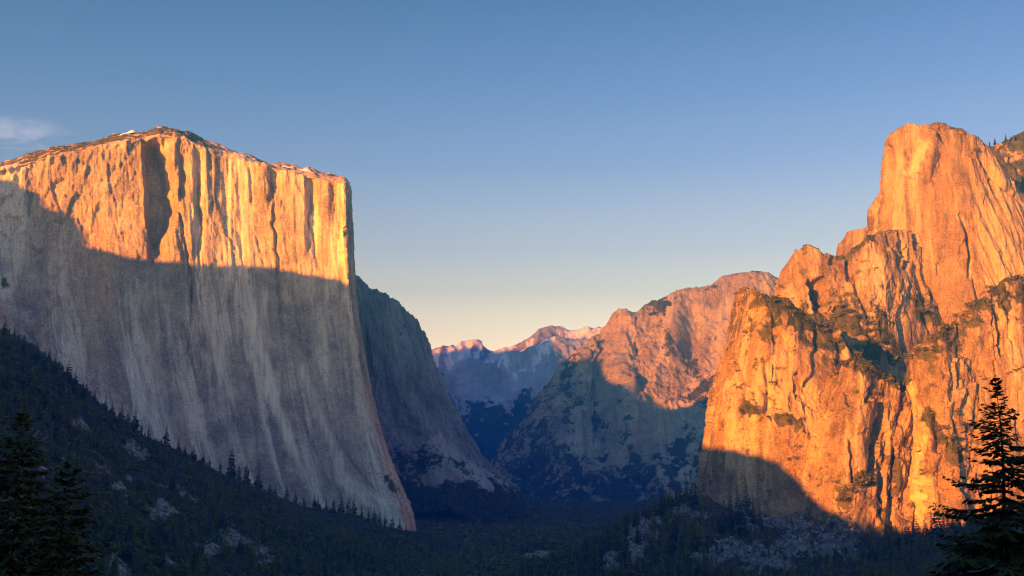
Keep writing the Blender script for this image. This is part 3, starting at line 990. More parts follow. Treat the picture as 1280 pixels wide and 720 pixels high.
sheet('mountain', MID, 560, 420, mid_disp, M['far'], mid_veg, None,
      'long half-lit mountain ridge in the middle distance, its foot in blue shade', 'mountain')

HILL = [
    mt((520, 520), (500, 640), 10500, 9000), mt((545, 482), (540, 640), 10400, 8800), mt((558, 470), (556, 640), 10300, 8600),
    mt((582, 457), (585, 640), 10200, 8400), mt((620, 451), (622, 640), 10200, 8300), mt((650, 438), (652, 640), 10200, 8200),
    mt((675, 426), (676, 640), 10200, 8200), mt((692, 419), (694, 640), 10200, 8200), mt((704, 419), (708, 640), 10250, 8200),
    mt((740, 431), (744, 640), 10400, 8300), mt((790, 445), (794, 640), 10600, 8600), mt((850, 460), (850, 640), 10800, 9000)]


def hill_disp(c):
    u, v, p = c['u'], c['v'], c['pos']
    face = ss(1.6, 2.6, c['row'])
    d = 120 * (ridged((u + v * .35) / 900, v / 1500, 2.0, 4) - .9)
    d += 40 * (ridged(p[..., 0] / 250, p[..., 2] / 250, p[..., 1] / 250, 5, .6) - .9) + 22 * facet(u / 160, v / 260, 3., 1.3)
    z = np.exp(-((c['row'] - 2) / .5) ** 2) * 25 * fbm(u / 120, v / 200, 3., 4)
    return d * face, z


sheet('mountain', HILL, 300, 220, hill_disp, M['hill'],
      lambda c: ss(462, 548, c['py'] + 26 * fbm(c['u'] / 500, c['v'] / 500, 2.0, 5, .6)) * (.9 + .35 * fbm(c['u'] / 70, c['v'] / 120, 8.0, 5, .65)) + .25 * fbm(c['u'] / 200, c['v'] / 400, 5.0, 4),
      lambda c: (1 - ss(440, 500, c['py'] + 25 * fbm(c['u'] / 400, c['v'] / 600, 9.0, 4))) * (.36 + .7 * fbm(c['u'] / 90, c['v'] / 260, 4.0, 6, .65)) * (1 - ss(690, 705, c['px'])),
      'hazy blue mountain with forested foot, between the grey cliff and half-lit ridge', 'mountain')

PEAK = [mt((x, y), (x, 600), 14600, 12200) for x, y in
        ((440, 462), (490, 452), (530, 443), (548, 438), (566, 434), (580, 431), (592, 428), (606, 434), (618, 438), (632, 433), (644, 431), (655, 426), (666, 420), (678, 413), (691, 407), (703, 408), (716, 412), (732, 410), (745, 412), (762, 420), (800, 430), (860, 440))]


def peak_disp(c):
    u, v, p = c['u'], c['v'], c['pos']
    face = ss(1.7, 2.6, c['row'])
    d = 150 * (ridged(u / 800, v / 1700, 2.0, 4) - .9)
    d += 70 * (ridged(p[..., 0] / 300, p[..., 2] / 300, p[..., 1] / 300, 5, .6) - .9)
    z = np.exp(-((c['row'] - 2) / .5) ** 2) * 26 * fbm(u / 170, v / 300, 3., 5, .6)
    return d * face, z


def peak_snow(c):
    n = fbm(c['u'] / 260, c['v'] / 500, 4.0, 5, .6)
    return (1 - ss(455, 500, c['py'] + 25 * n)) * (.62 + .75 * n - .54 * ss(628, 648, c['px']) * (1 - ss(700, 712, c['px']))) + .2 * np.exp(-(((c['px'] - 715) / 22) ** 2 + ((c['py'] - 417) / 10) ** 2))


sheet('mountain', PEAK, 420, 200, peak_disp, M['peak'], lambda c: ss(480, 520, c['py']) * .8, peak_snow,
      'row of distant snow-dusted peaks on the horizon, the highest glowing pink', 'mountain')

# ============================================================================
# NEAR LAND: valley floor with the overlook hill, left slope, right spur
# ============================================================================
def ground_z(X, Y):
    hill = 188 - .46 * np.maximum(Y, 0) + .05 * np.minimum(Y, 0) * 0
    hill = np.maximum(hill, -20) + 4 * fbm(X / 30, Y / 30, 1.0, 3) * ss(6, 30, np.hypot(X, Y))
    val = 6 * fbm(X / 300, Y / 300, 2.0, 3)
    return np.maximum(hill, val)


gx = np.sinh(np.linspace(-4.2, 4.2, 260)) / math.sinh(4.2) * 9600
gy = np.concatenate([-np.geomspace(1450, 8, 45), np.linspace(0, 460, 110), np.geomspace(466, 15500, 220)])
GX, GY = np.meshgrid(gx, gy, indexing='ij')
GZ = ground_z(GX, GY)
me = mesh_from('ground', np.stack([GX, GY, GZ], -1).reshape(-1, 3), grid_faces(len(gx), len(gy)), 4, M['ground'], True,
               {'snow': ('FLOAT', np.zeros(GX.size))})
tag(obj('ground', me), 'dark forested valley floor running between the cliffs', 'ground', None, 'structure')

LS = [
    multi([(-420, 300), (-420, 380), (-430, 470), (-440, 580), (-450, 720), (-460, 900)], [1200, 1050, 900, 780, 640, 520], ((500, -160), (150, -15))),
    multi([(-200, 330), (-200, 400), (-200, 490), (-205, 590), (-210, 720), (-215, 900)], [1380, 1200, 1030, 880, 700, 540], ((500, -180), (150, -15))),
    multi([(-70, 385), (-75, 440), (-80, 520), (-85, 600), (-90, 720), (-95, 890)], [1480, 1290, 1110, 940, 740, 560], ((500, -200), (150, -15))),
    multi([(0, 418), (0, 470), (-2, 535), (-4, 610), (-6, 720), (-8, 880)], [1560, 1370, 1180, 1000, 780, 580], ((500, -220), (150, -15))),
    multi([(60, 462), (62, 508), (64, 562), (66, 626), (68, 725), (70, 880)], [1640, 1450, 1260, 1080, 840, 610], ((500, -220), (150, -15))),
    multi([(120, 508), (124, 546), (128, 592), (132, 646), (136, 735), (140, 880)], [1720, 1540, 1350, 1170, 910, 640], ((500, -200), (150, -15))),
    multi([(200, 554), (206, 586), (212, 624), (218, 670), (224, 748), (230, 880)], [1820, 1650, 1470, 1290, 1000, 690], ((500, -180), (150, -15))),
    multi([(290, 598), (297, 622), (304, 652), (312, 692), (320, 762), (330, 880)], [1960, 1800, 1630, 1440, 1120, 760], ((500, -150), (150, -15))),
    multi([(400, 640), (408, 657), (416, 680), (424, 714), (434, 775), (446, 885)], [2160, 2010, 1840, 1640, 1290, 840], ((500, -110), (150, -12))),
    multi([(500, 662), (508, 676), (516, 696), (524, 726), (534, 785), (546, 890)], [2350, 2200, 2020, 1800, 1420, 900], ((500, -60), (150, -10))),
    multi([(580, 690), (586, 700), (592, 716), (600, 742), (610, 800), (620, 900)], [2350, 2200, 2030, 1820, 1450, 940], ((500, -30), (150, -8))),
    multi([(660, 720), (664, 730), (668, 745), (676, 775), (684, 830), (694, 930)], [2200, 2050, 1900, 1700, 1380, 920], ((500, -20), (150, -8))),
]


def ls_disp(c):
    p = c['pos']
    d = 16 * fbm(p[..., 0] / 150, p[..., 1] / 190, 1.0, 4) + 5 * (ridged(p[..., 0] / 40, p[..., 1] / 40, 3.0, 4) - .9)
    return d * ss(1.3, 2.4, c['row'])


LS_ROCK = [((200, 610), 22, 13), ((225, 612), 20, 8), ((150, 612), 16, 14), ((75, 575), 12, 14), ((100, 535), 16, 10), ((170, 565), 20, 9),
           ((290, 680), 22, 18), ((235, 625), 18, 12), ((200, 640), 20, 12), ((52, 545), 10, 6), ((260, 690), 18, 12), ((150, 715), 22, 12),
           ((215, 712), 20, 10), ((320, 700), 18, 12), ((5, 670), 10, 8), ((120, 590), 12, 8), ((50, 590), 8, 14)]


def ls_rock(c):
    n = fbm(c['pos'][..., 0] / 22, c['pos'][..., 1] / 30, c['pos'][..., 2] / 16, 4)
    r = np.zeros(c['px'].shape)
    for (x, y), a, b in LS_ROCK:
        dx = c['px'] - x; dy = c['py'] - y
        q = dy - dx * .45
        r = np.maximum(r, np.exp(-((dx / a) ** 2 + (q / b) ** 2)))
    n2 = fbm(c['pos'][..., 0] / 7, c['pos'][..., 1] / 9, c['pos'][..., 2] / 5, 4, .65)
    return r * (.82 + .6 * n + .6 * n2)


_, LSC = sheet('hillside', LS, 420, 330, ls_disp, M['slope'], None, ls_rock,
      'dark wooded slope with pale rock outcrops falling rightwards below the pale cliff', 'hillside')

# right: rocky wooded spur below the buttress and the forest under the chute
RS = [
    multi([(640, 722), (640, 745), (640, 775), (640, 830), (640, 930)], [1700, 1550, 1350, 1050, 700], ((400, -40), (120, -8))),
    multi([(700, 700), (702, 722), (704, 760), (706, 820), (710, 930)], [1800, 1640, 1420, 1100, 720], ((400, -60), (120, -10))),
    multi([(740, 682), (742, 704), (744, 745), (748, 812), (754, 930)], [1820, 1660, 1440, 1120, 740], ((400, -80), (120, -12))),
    multi([(775, 664), (778, 690), (782, 735), (788, 808), (796, 930)], [1840, 1670, 1450, 1130, 750], ((400, -100), (120, -14))),
    multi([(805, 648), (812, 678), (820, 726), (828, 804), (838, 930)], [1880, 1700, 1470, 1140, 760], ((400, -100), (120, -14))),
    multi([(840, 628), (850, 662), (860, 715), (870, 798), (882, 930)], [1960, 1760, 1510, 1160, 770], ((300, -80), (100, -12))),
    multi([(872, 622), (884, 655), (896, 708), (908, 794), (922, 930)], [2060, 1830, 1560, 1190, 780], ((300, -60), (100, -10))),
    multi([(905, 636), (918, 662), (932, 706), (948, 790), (964, 930)], [2150, 1900, 1610, 1220, 790], ((200, -20), (80, -4))),
    multi([(960, 650), (972, 668), (986, 704), (1004, 786), (1024, 930)], [2180, 1930, 1640, 1240, 800], ((200, -10), (80, -4))),
    multi([(1010, 656), (1022, 672), (1036, 706), (1056, 786), (1080, 930)], [2160, 1920, 1640, 1240, 800], ((200, -10), (80, -4))),
    multi([(1050, 662), (1062, 676), (1078, 706), (1100, 784), (1130, 930)], [2080, 1850, 1590, 1210, 780], ((200, -10), (80, -4))),
    multi([(1100, 674), (1114, 686), (1130, 712), (1155, 786), (1190, 930)], [1950, 1740, 1500, 1150, 760], ((200, -10), (80, -4))),
    multi([(1150, 676), (1166, 686), (1184, 712), (1212, 786), (1250, 930)], [1800, 1620, 1400, 1090, 730], ((200, -10), (80, -4))),
    multi([(1200, 664), (1218, 678), (1238, 706), (1270, 782), (1310, 930)], [1680, 1520, 1320, 1030, 700], ((200, -10), (80, -4))),
    multi([(1270, 650), (1290, 668), (1312, 700), (1345, 780), (1390, 930)], [1600, 1450, 1260, 990, 680], ((200, -10), (80, -4))),
    multi([(1400, 630), (1420, 655), (1445, 695), (1480, 780), (1530, 930)], [1600, 1450, 1260, 990, 680], ((200, -10), (80, -4))),
]
RS_ROCK = [((798, 690), 15, 28, 26), ((818, 665), 12, 12, 10), ((870, 648), 20, 9, 0), ((960, 655), 45, 9, 6), ((905, 680), 26, 7, 5), ((925, 695), 40, 12, 14),
           ((1000, 690), 40, 18, 14), ((1045, 690), 34, 16, 12), ((1010, 660), 40, 14, 8), ((880, 700), 24, 8, 6), ((765, 705), 12, 14, 8), ((960, 712), 40, 12, 8), ((850, 640), 14, 5, 0), ((1060, 665), 24, 14, 8)]


def rs_disp(c):
    p, px, py = c['pos'], c['px'], c['py']
    d = 8 * fbm(p[..., 0] / 80, p[..., 1] / 80, 1.0, 4)
    n = ridged(p[..., 0] / 26, p[..., 2] / 34, p[..., 1] / 26, 4) - .9
    d += 3 * n
    for (x, y), a, b, h in RS_ROCK:
        e = np.exp(-(((px - x) / a) ** 4 + ((py - y) / b) ** 4))
        d += e * (h * .8 + 5 * n)
    ff = 7 * facet(p[..., 0] / 24, p[..., 2] / 22, 5., 1.4) + 3.5 * facet(p[..., 0] / 9, p[..., 2] / 11, 7., 1.4)
    d += ff * np.clip(sum(np.exp(-(((px - x) / a) ** 4 + ((py - y) / b) ** 4)) for (x, y), a, b, h in RS_ROCK), 0, 1)
    return d * ss(1.3, 2.2, c['row'])


def rs_rock(c):
    n = fbm(c['pos'][..., 0] / 18, c['pos'][..., 1] / 26, c['pos'][..., 2] / 12, 4)
    r = np.zeros(c['px'].shape)
    for (x, y), a, b, h in RS_ROCK:
        r = np.maximum(r, np.exp(-(((c['px'] - x) / a) ** 4 + ((c['py'] - y) / b) ** 4)))
    n2 = fbm(c['pos'][..., 0] / 6, c['pos'][..., 1] / 9, c['pos'][..., 2] / 5, 4, .65)
    return r * (.72 + .5 * n + .55 * n2)


_, RSC = sheet('hillside', RS, 520, 260, rs_disp, M['slope'], None, rs_rock,
      'wooded rocky spur with grey outcrops below the shaded buttress foot', 'hillside')

# meadows on the valley floor
MEADOWS = [(682, 693, 30, 60), (744, 645, 9, 40), (622, 634, 12, 40), (706, 619.5, 10, 70), (630, 658, 5, 40)]
MEAD = []
for (x, y, hw, hy) in MEADOWS:
    q = P(x, y, 1000.0); k = (CZ - 3) / (CZ - q[2]); X0, Y0 = q[0] * k, 1000 * k
    a = np.linspace(0, 2 * math.pi, 41)[:-1]
    rr = 1 + .25 * np.sin(a * 3 + x) + .12 * np.sin(a * 7 + y)
    vx = X0 + hw * Y0 / F * rr * np.cos(a); vy = Y0 + hy * 1.6 * rr * np.sin(a)
    MEAD.append((X0, Y0, hw * Y0 / F, hy * 1.6))
    V = np.stack([vx, vy, ground_z(vx, vy) + .6], -1)
    V = np.vstack([V, [[X0, Y0, float(ground_z(np.array([X0]), np.array([Y0]))[0]) + 1.2]]])
    n = len(a)
    me = mesh_from('meadow', V, [(i, (i + 1) % n, n) for i in range(n)], 3, M['meadow'])
    tag(obj('meadow', me), 'pale clearing among the valley forest', 'meadow', 'meadows on the valley floor', 'structure')

# unseen ridge west of the overlook, behind the viewer, shaped to shade the valley:
# its crest follows from where the edge of its shade lies on the rocks
def at(c, px, py):
    """point of a sheet nearest to a survey direction"""
    if 'qx' not in c: c['qx'], c['qy'] = proj(c['pos2'])
    m = (c['qx'] - px) ** 2 + (c['qy'] - py) ** 2 + 1e6 * (c['row'] < 1.9)
    return c['pos2'].reshape(-1, 3)[int(np.argmin(m))].copy()


EDGE = [('granite_cliff', [(2, 224), (22, 226), (32, 237), (50, 241), (62, 262), (85, 268), (98, 276), (104, 290), (108, 309), (160, 320), (240, 332), (300, 331), (345, 336), (424, 350)]),
        ('granite_cliff.001', [(452, 352), (470, 364), (490, 377), (512, 392), (523, 404)]),
        ('granite_buttress', [(886, 562), (940, 566), (975, 578), (998, 600), (1020, 622)]), ('granite_spur', [(1045, 642), (1075, 652), (1110, 668)]),
        ('mountain', [(884, 532), (860, 529), (850, 516), (825, 507), (808, 500), (800, 485), (780, 481), (761, 476), (753, 465), (755, 447), (735, 448), (718, 451)]),
        ('mountain.001', [(704, 454), (697, 440), (690, 421), (640, 440)]),
        ('mountain.002', [(548, 442), (570, 438), (592, 432), (606, 438), (620, 441), (634, 438), (650, 437), (668, 431), (690, 424), (704, 424), (730, 422)])]
HW = []
for nm, pts in EDGE:
    for x, y in pts:
        q = at(SHEETS[nm], x, y)
        HW.append((CA * q[0] - SA * q[1], q[2] - CZ + TE * (SA * q[0] + CA * q[1]) + (18 if nm == 'granite_cliff.001' else 0)))
HW.sort()
print('SHADE', [(round(a), round(b)) for a, b in HW])
w0 = HW[0][0]; w1 = HW[-1][0]
HW = [(w0 - 700, HW[0][1])] + HW + [(w1 + 150, HW[-1][1] + 15), (w1 + 400, 190), (-300, 230), (300, 260), (900, 280)]
ws = np.concatenate([np.linspace(w0 - 600, -8000, 300), np.linspace(-7990, -900, 1500), np.linspace(-895, 900, 50)])
hs = np.interp(ws, [a for a, b in HW], [b for a, b in HW]) + 5 * fbm(ws / 40, 0 * ws, 3.0, 4)
S0 = -450 + 2550 * ss(-5200, -6300, ws)        # the far part of the crest swings north, behind the cliff
tt = np.array([-1.0, -.7, -.45, -.25, -.1, 0, .1, .25, .45, .7, 1.0])
fall = np.array([0, .25, .5, .72, .9, 1, .9, .72, .5, .25, 0])
WS, TT = np.meshgrid(ws, tt, indexing='ij')
SW = S0[:, None] + TT * 400
Z = (CZ + hs[:, None] - TE * S0[:, None]) * fall[None, :]
Z = Z - 40 * (1 - fall[None, :]) + 14 * fbm(WS / 120, TT * 6, 2.0, 4) * (1 - np.abs(fall[None, :] - .5) * 2)
WX = CA * WS + SA * SW
WY = -SA * WS + CA * SW
print('RIDGE', Z.max(), WX.min(), WY.max(), WY.min())
me = mesh_from('shade_ridge', np.stack([WX, WY, Z], -1).reshape(-1, 3), grid_faces(len(ws), len(tt)), 4, M['slope'], True, {'snow': ('FLOAT', np.zeros(WS.size))})
tag(obj('shade_ridge', me), 'high unseen ridge west of the overlook, shaped to shade the valley', 'ridge', None, 'structure')

# ============================================================================
# VEGETATION
# ============================================================================
def quads_to_mesh(name, V, n, mat, smooth=False):
    V = np.asarray(V, float).reshape(-1, 3)
    return mesh_from(name, V, np.arange(len(V)).reshape(-1, n), n, mat, smooth)


def conifer_quads(seed, layers=16, per=7, rad=.17, low=.06):
    """unit-height conifer crown: whorls of drooping kite-shaped sprays with gaps"""
    r = np.random.default_rng(seed)
    Q = []
    lob = r.uniform(0, 6.28, 3)
    for k in range(layers):
        f = (k + r.uniform(-.25, .25)) / layers
        z = low + (1 - low) * f
        if z > .985: continue
        R0 = rad * (1 - f) ** .85 * (1 + .22 * math.sin(f * 9 + lob[0])) + .006
        n = max(4, int(per * (1 - .35 * f)))
        a0 = r.uniform(0, 6.28)
        for j in range(n):
            if r.random() < .10: continue
            a = a0 + 6.283 * j / n + r.uniform(-.3, .3)
            L = R0 * r.uniform(.62, 1.15) * (1 + .16 * math.sin(2 * a + lob[1]))
            dr = -L * r.uniform(.15, .5) + L * .25 * f
            wd = L * r.uniform(.22, .38)
            ca, sa = math.cos(a), math.sin(a)
            mid = .55 * L
            tw = r.uniform(-.4, .4) * wd
            A = (0, 0, z + .012)
            B = (ca * mid - sa * wd, sa * mid + ca * wd, z + dr * .45 + tw)
            Cc = (ca * L, sa * L, z + dr)
            D = (ca * mid + sa * wd, sa * mid - ca * wd, z + dr * .45 - tw)
            Q.append((A, B, Cc, D))
            # a hanging under-spray gives the whorl body
            if r.random() < .75:
                zz = z - .5 * wd
                Q.append(((ca * .2 * L, sa * .2 * L, z), (ca * mid, sa * mid, z + dr * .4), (ca * .92 * L, sa * .92 * L, zz + dr), (ca * .5 * L, sa * .5 * L, zz + dr * .6 - .35 * wd)))
    t = .012
    for k in range(4):
        a = k * 1.57 + .4
        Q.append(((0, 0, 1.0), (t * math.cos(a), t * math.sin(a), .955), (t * 1.4 * math.cos(a + .8), t * 1.4 * math.sin(a + .8), .93), (t * math.cos(a + 1.57), t * math.sin(a + 1.57), .955)))
    return np.array(Q)


def broad_quads(seed, n=130, wide=.55, leaf=.085):
    """unit-height broad crown: leaf clumps over a few lobes, with a ragged outline"""
    r = np.random.default_rng(seed)
    lobes = [(np.array([0, 0, .58]), .36)] + [(np.array([math.cos(a) * wide * .55, math.sin(a) * wide * .55, r.uniform(.32, .62)]), r.uniform(.20, .30)) for a in r.uniform(0, 6.28, 6)]
    Q = []
    for k in range(n):
        c, R0 = lobes[r.integers(len(lobes))]
        d = r.normal(size=3); d /= np.linalg.norm(d)
        p = c + d * R0 * r.uniform(.65, 1.1) * np.array([1, 1, .9])
        nrm = d + r.normal(size=3) * .5; nrm /= np.linalg.norm(nrm)
        t1 = np.cross(nrm, r.normal(size=3)); t1 /= np.linalg.norm(t1); t2 = np.cross(nrm, t1)
        s = leaf * r.uniform(.6, 1.4)
        Q.append((p + t1 * s, p + t2 * s * .8 + nrm * s * .2, p - t1 * s, p - t2 * s * .8 - nrm * s * .15))
    return np.array(Q)


def tube(pts, rads, n=6):
    V, Fc = [], []
    pts = np.asarray(pts, float)
    for i, (p, rd) in enumerate(zip(pts, rads)):
        for k in range(n):
            a = 6.2832 * k / n
            V.append(p + np.array([rd * math.cos(a), rd * math.sin(a), 0]))
    for i in range(len(pts) - 1):
        for k in range(n):
            Fc.append((i * n + k, i * n + (k + 1) % n, (i + 1) * n + (k + 1) % n, (i + 1) * n + k))
    return V, Fc


CON = [conifer_quads(100 + i, 19, 10, rad=[.19, .23, .17, .26, .21, .18][i]) for i in range(6)]
CON_LOW = [conifer_quads(200 + i, 9, 5, rad=[.21, .25, .19, .23][i]) for i in range(4)]
BRD = [broad_quads(300 + i) for i in range(5)]
BRD_LOW = [broad_quads(400 + i, 46, .55, .13) for i in range(4)]
CON_ME = [quads_to_mesh('conifer_crown', q, 4, M['needle_far']) for q in CON]
SHR_ME = [quads_to_mesh('shrub', broad_quads(500 + i, 170, .7, .075), 4, M['shrub']) for i in range(5)]
tv, tf = tube([(0, 0, -.06), (0, 0, .3), (0, 0, .95)], [.016, .011, .002], 6)
TRK_ME = mesh_from('conifer_trunk', tv, tf, 4, M['bark'])

# screen depth of the land, to know which trees show
ZB = np.full((360, 640), 1e9)
for nm, c in SHEETS.items():
    qx, qy = proj(c['pos2'].reshape(-1, 3)); dd = c['pos2'].reshape(-1, 3)[:, 1]
    ok = (qx >= 0) & (qx < 1280) & (qy >= 0) & (qy < 720) & (dd > 10)
    np.minimum.at(ZB, ((qy[ok] / 2).astype(int), (qx[ok] / 2).astype(int)), dd[ok])


def shows(p, h):
    qx, qy = proj(p + np.array([0, 0, h * .85]))
    if not (2 <= qx < 1278 and 2 <= qy < 718): return False
    return p[1] < ZB[int(qy / 2), int(qx / 2)] * 1.004 + 6


def scatter(c, n, wfun, rows=(2.0, 99)):
    """n random points of a sheet, by area times a weight"""
    p = c['pos2']
    a = np.linalg.norm(np.cross(np.gradient(p, axis=0), np.gradient(p, axis=1)), axis=-1)
    w = a * np.clip(wfun(c), 0, None) * (c['row'] >= rows[0]) * (c['row'] <= rows[1])
    w = w.ravel() / w.sum()
    i = rng.choice(w.size, n, p=w)
    q = p.reshape(-1, 3)[i].copy()
    q[:, :2] += rng.normal(size=(n, 2)) * 2.0
    return q, c['px'].ravel()[i], c['py'].ravel()[i]


cand = []            # (pos, height, kind, zone)


def add(q, hs, kinds, zone):
    for p, h, k in zip(q, hs, kinds): cand.append((p, float(h), k, zone))


# left slope: conifers and low oaks
q, qx, qy = scatter(LSC, 9500, lambda c: (1.15 - np.clip(ls_rock(c) * 1.5, 0, 1.14)), (1.9, 99))
k = np.where(rng.random(len(q)) < .55, 'c', 'b')
add(q, np.where(k == 'c', rng.uniform(11, 26, len(q)) * np.where(rng.random(len(q)) < .12, 1.3, 1), rng.uniform(6, 13, len(q))) * np.where(qy - np.interp(qx, [-70, 0, 60, 120, 200, 290, 400, 500, 580], [385, 418, 462, 508, 554, 598, 640, 662, 690]) < 16, .55, 1.0), k, 'left slope')
# trees that stand out along its skyline: (px, py of the top, height in picture)
SKY_L = [(5, 399, 24), (16, 408, 20), (30, 420, 26), (43, 432, 20), (57, 438, 28), (66, 449, 20), (84, 453, 38), (93, 463, 26), (104, 480, 20), (118, 487, 24), (131, 497, 18), (140, 503, 20),
         (152, 503, 26), (161, 511, 20), (170, 504, 32), (180, 520, 20), (190, 525, 18), (208, 530, 28), (224, 541, 20), (233, 550, 16), (244, 551, 18), (256, 560, 16), (264, 565, 15), (276, 571, 18), (290, 553, 40),
         (302, 574, 20), (311, 569, 28), (329, 576, 28), (341, 593, 18), (350, 597, 16), (362, 601, 20), (372, 607, 18), (383, 613, 16), (392, 612, 20), (398, 618, 16), (408, 622, 15), (418, 622, 17), (427, 617, 26), (435, 622, 24), (442, 621, 26),
         (452, 632, 17), (461, 636, 16), (469, 634, 22), (476, 638, 20), (483, 641, 20), (490, 644, 20), (500, 650, 15)]
for x, y, h in SKY_L:
    p = at(LSC, x, y + h - 3); cand.append((p - np.array([0, 0, 1.0]), h * p[1] / F, 'c', 'left skyline'))
# right spur and the dark wood under the chute
q, qx, qy = scatter(RSC, 4200, lambda c: (1.04 - np.clip(rs_rock(c) * 1.6, 0, 1.03)) * (1 - .6 * ss(875, 890, c['px']) * (1 - ss(1050, 1070, c['px'])) * (1 - ss(705, 725, c['py']))) * (1 + 1.2 * ss(1080, 1130, c['px'])), (1.9, 99))
k = np.where(rng.random(len(q)) < .7, 'c', 'b')
add(q, np.where(k == 'c', rng.uniform(13, 27, len(q)) * np.where(qx < 880, 1.35, 1.0), rng.uniform(4, 8, len(q))), k, 'right spur')
SKY_R = [(760, 652, 26), (772, 648, 24), (783, 640, 28), (795, 634, 26), (806, 626, 32), (818, 620, 30), (828, 612, 32), (838, 606, 34), (848, 602, 34), (858, 598, 36), (867, 600, 32), (745, 664, 24), (732, 670, 24), (720, 678, 22), (706, 684, 22)]
for x, y, h in SKY_R:
    p = at(RSC, x, y + h - 2); cand.append((p - np.array([0, 0, 1.0]), h * p[1] / F, 'c', 'right skyline'))
for x, y, h in [(905, 622, 40), (914, 612, 46), (923, 606, 50), (934, 600, 46), (941, 614, 40), (950, 625, 34), (899, 634, 32), (928, 625, 44)]:
    p = at(RSC, x, y + h); cand.append((p - np.array([0, 0, 1.0]), h * p[1] / F, 'c', 'buttress foot'))
for x, y, h in [(1100, 668, 26), (1112, 662, 28), (1124, 655, 32), (1135, 652, 30), (1147, 643, 34), (1158, 640, 32), (1165, 636, 34), (1172, 631, 38), (1180, 634, 34), (1186, 632, 36), (1192, 640, 30), (1200, 642, 30), (1090, 674, 24), (1078, 676, 24),
                (1210, 640, 34), (1222, 636, 34), (1262, 628, 34), (1274, 622, 36)]:
    p = at(RSC, x, y + h); cand.append((p - np.array([0, 0, 1.0]), h * p[1] / F, 'c', 'chute skyline'))
# grey cliff talus
q, _, _ = scatter(SHEETS['granite_cliff.001'], 1500, lambda c: np.clip(c['veg'] - .35, 0, 1) * ss(4.4, 5, c['row']))
add(q, rng.uniform(9, 20, len(q)), ['c'] * len(q), 'talus')
for nm, n in (('granite_buttress', 260), ('granite_spur', 160)):
    q, _, _ = scatter(SHEETS[nm], n, lambda c: np.clip(c['veg'] - .45, 0, 1) * ss(628, 650, c['py'] + (c['px'] - 1000) * -.05))
    add(q, rng.uniform(8, 18, len(q)), ['c'] * len(q), 'buttress wood')
# valley floor
n = 17000
Yv = 1500 + (6200 - 1500) * rng.random(n) ** 1.25
pxv = rng.uniform(440, 960, n)
Xv = (pxv - 640) / F * Yv
keep = np.ones(n, bool)
for X0, Y0, a, b in MEAD:
    keep &= ((Xv - X0) / (a * 1.1)) ** 2 + ((Yv - Y0) / (b * 1.1)) ** 2 > 1
    keep &= ~((abs(Xv - X0) < a) & (Yv < Y0) & (Yv > Y0 - b - 170) & (rng.random(n) < .8))
Xv, Yv = Xv[keep], Yv[keep]
q = np.stack([Xv, Yv, ground_z(Xv, Yv) - .5], -1)
add(q, rng.uniform(14, 34, len(q)), np.where(rng.random(len(q)) < .85, 'c', 'b'), 'valley')
# rims
q, _, _ = scatter(SHEETS['granite_cliff'], 70, lambda c: (c['row'] < 3.0) * (c['row'] > 1.9) * ss(-20, 10, c['px']) * (1 - ss(262, 300, c['px'])))
add(q, rng.uniform(5, 10, len(q)), ['c'] * len(q), 'cliff rim')
for x, y, h in [(1243, 180, 9), (1258, 178, 13), (1263, 178, 9), (1279, 170, 10), (1236, 181, 8), (1270, 176, 8)]:
    p = at(SHEETS['rocky_hill'], x, y); cand.append((p, h * p[1] / F, 'c', 'hill rim'))
q, _, _ = scatter(SHEETS['granite_dome'], 26, lambda c: (c['row'] < 2.15) * ss(1150, 1165, c['px']) * (1 - ss(1225, 1240, c['px'])), (1.9, 9))
add(q, rng.uniform(5, 11, len(q)), ['c'] * len(q), 'dome rim')
q, _, _ = scatter(SHEETS['granite_crag'], 16, lambda c: (c['row'] < 2.1) * ss(988, 1000, c['px']) * (1 - ss(1035, 1050, c['px'])), (1.9, 9))
add(q, rng.uniform(5, 10, len(q)), ['c'] * len(q), 'crag rim')
q, _, _ = scatter(SHEETS['granite_buttress'], 24, lambda c: (c['row'] < 2.5) * ss(945, 960, c['px']) * (1 - ss(1010, 1050, c['px'])), (1.9, 9))
add(q, rng.uniform(6, 11, len(q)), ['c'] * len(q), 'buttress rim')

# the 300 conifers that show largest become trees of their own; the rest is the forest
RIM = {'cliff rim', 'hill rim', 'dome rim', 'crag rim', 'buttress rim'}
EXPL = {'left skyline', 'right skyline', 'buttress foot', 'chute skyline', 'hill rim'}
order = sorted(range(len(cand)), key=lambda i: -(cand[i][1] / cand[i][0][1]) - (1 if cand[i][3] in EXPL else 0))
own = []
for i in order:
    p, h, k, z = cand[i]
    if k != 'c' or not shows(p, h): continue
    own.append(i)
    if len(own) >= 294: break
own_set = set(own)


def ordinal(n):
    w = ['', 'first', 'second', 'third', 'fourth', 'fifth', 'sixth', 'seventh', 'eighth', 'ninth', 'tenth', 'eleventh', 'twelfth', 'thirteenth', 'fourteenth', 'fifteenth', 'sixteenth', 'seventeenth', 'eighteenth', 'nineteenth',
         'twentieth']
    if n < len(w): return w[n]
    t_ = {2: 'twenty', 3: 'thirty', 4: 'forty'}[n // 10]
    return (t_ + '-' + w[n % 10]) if n % 10 else {3: 'thirtieth', 4: 'fortieth'}[n // 10]


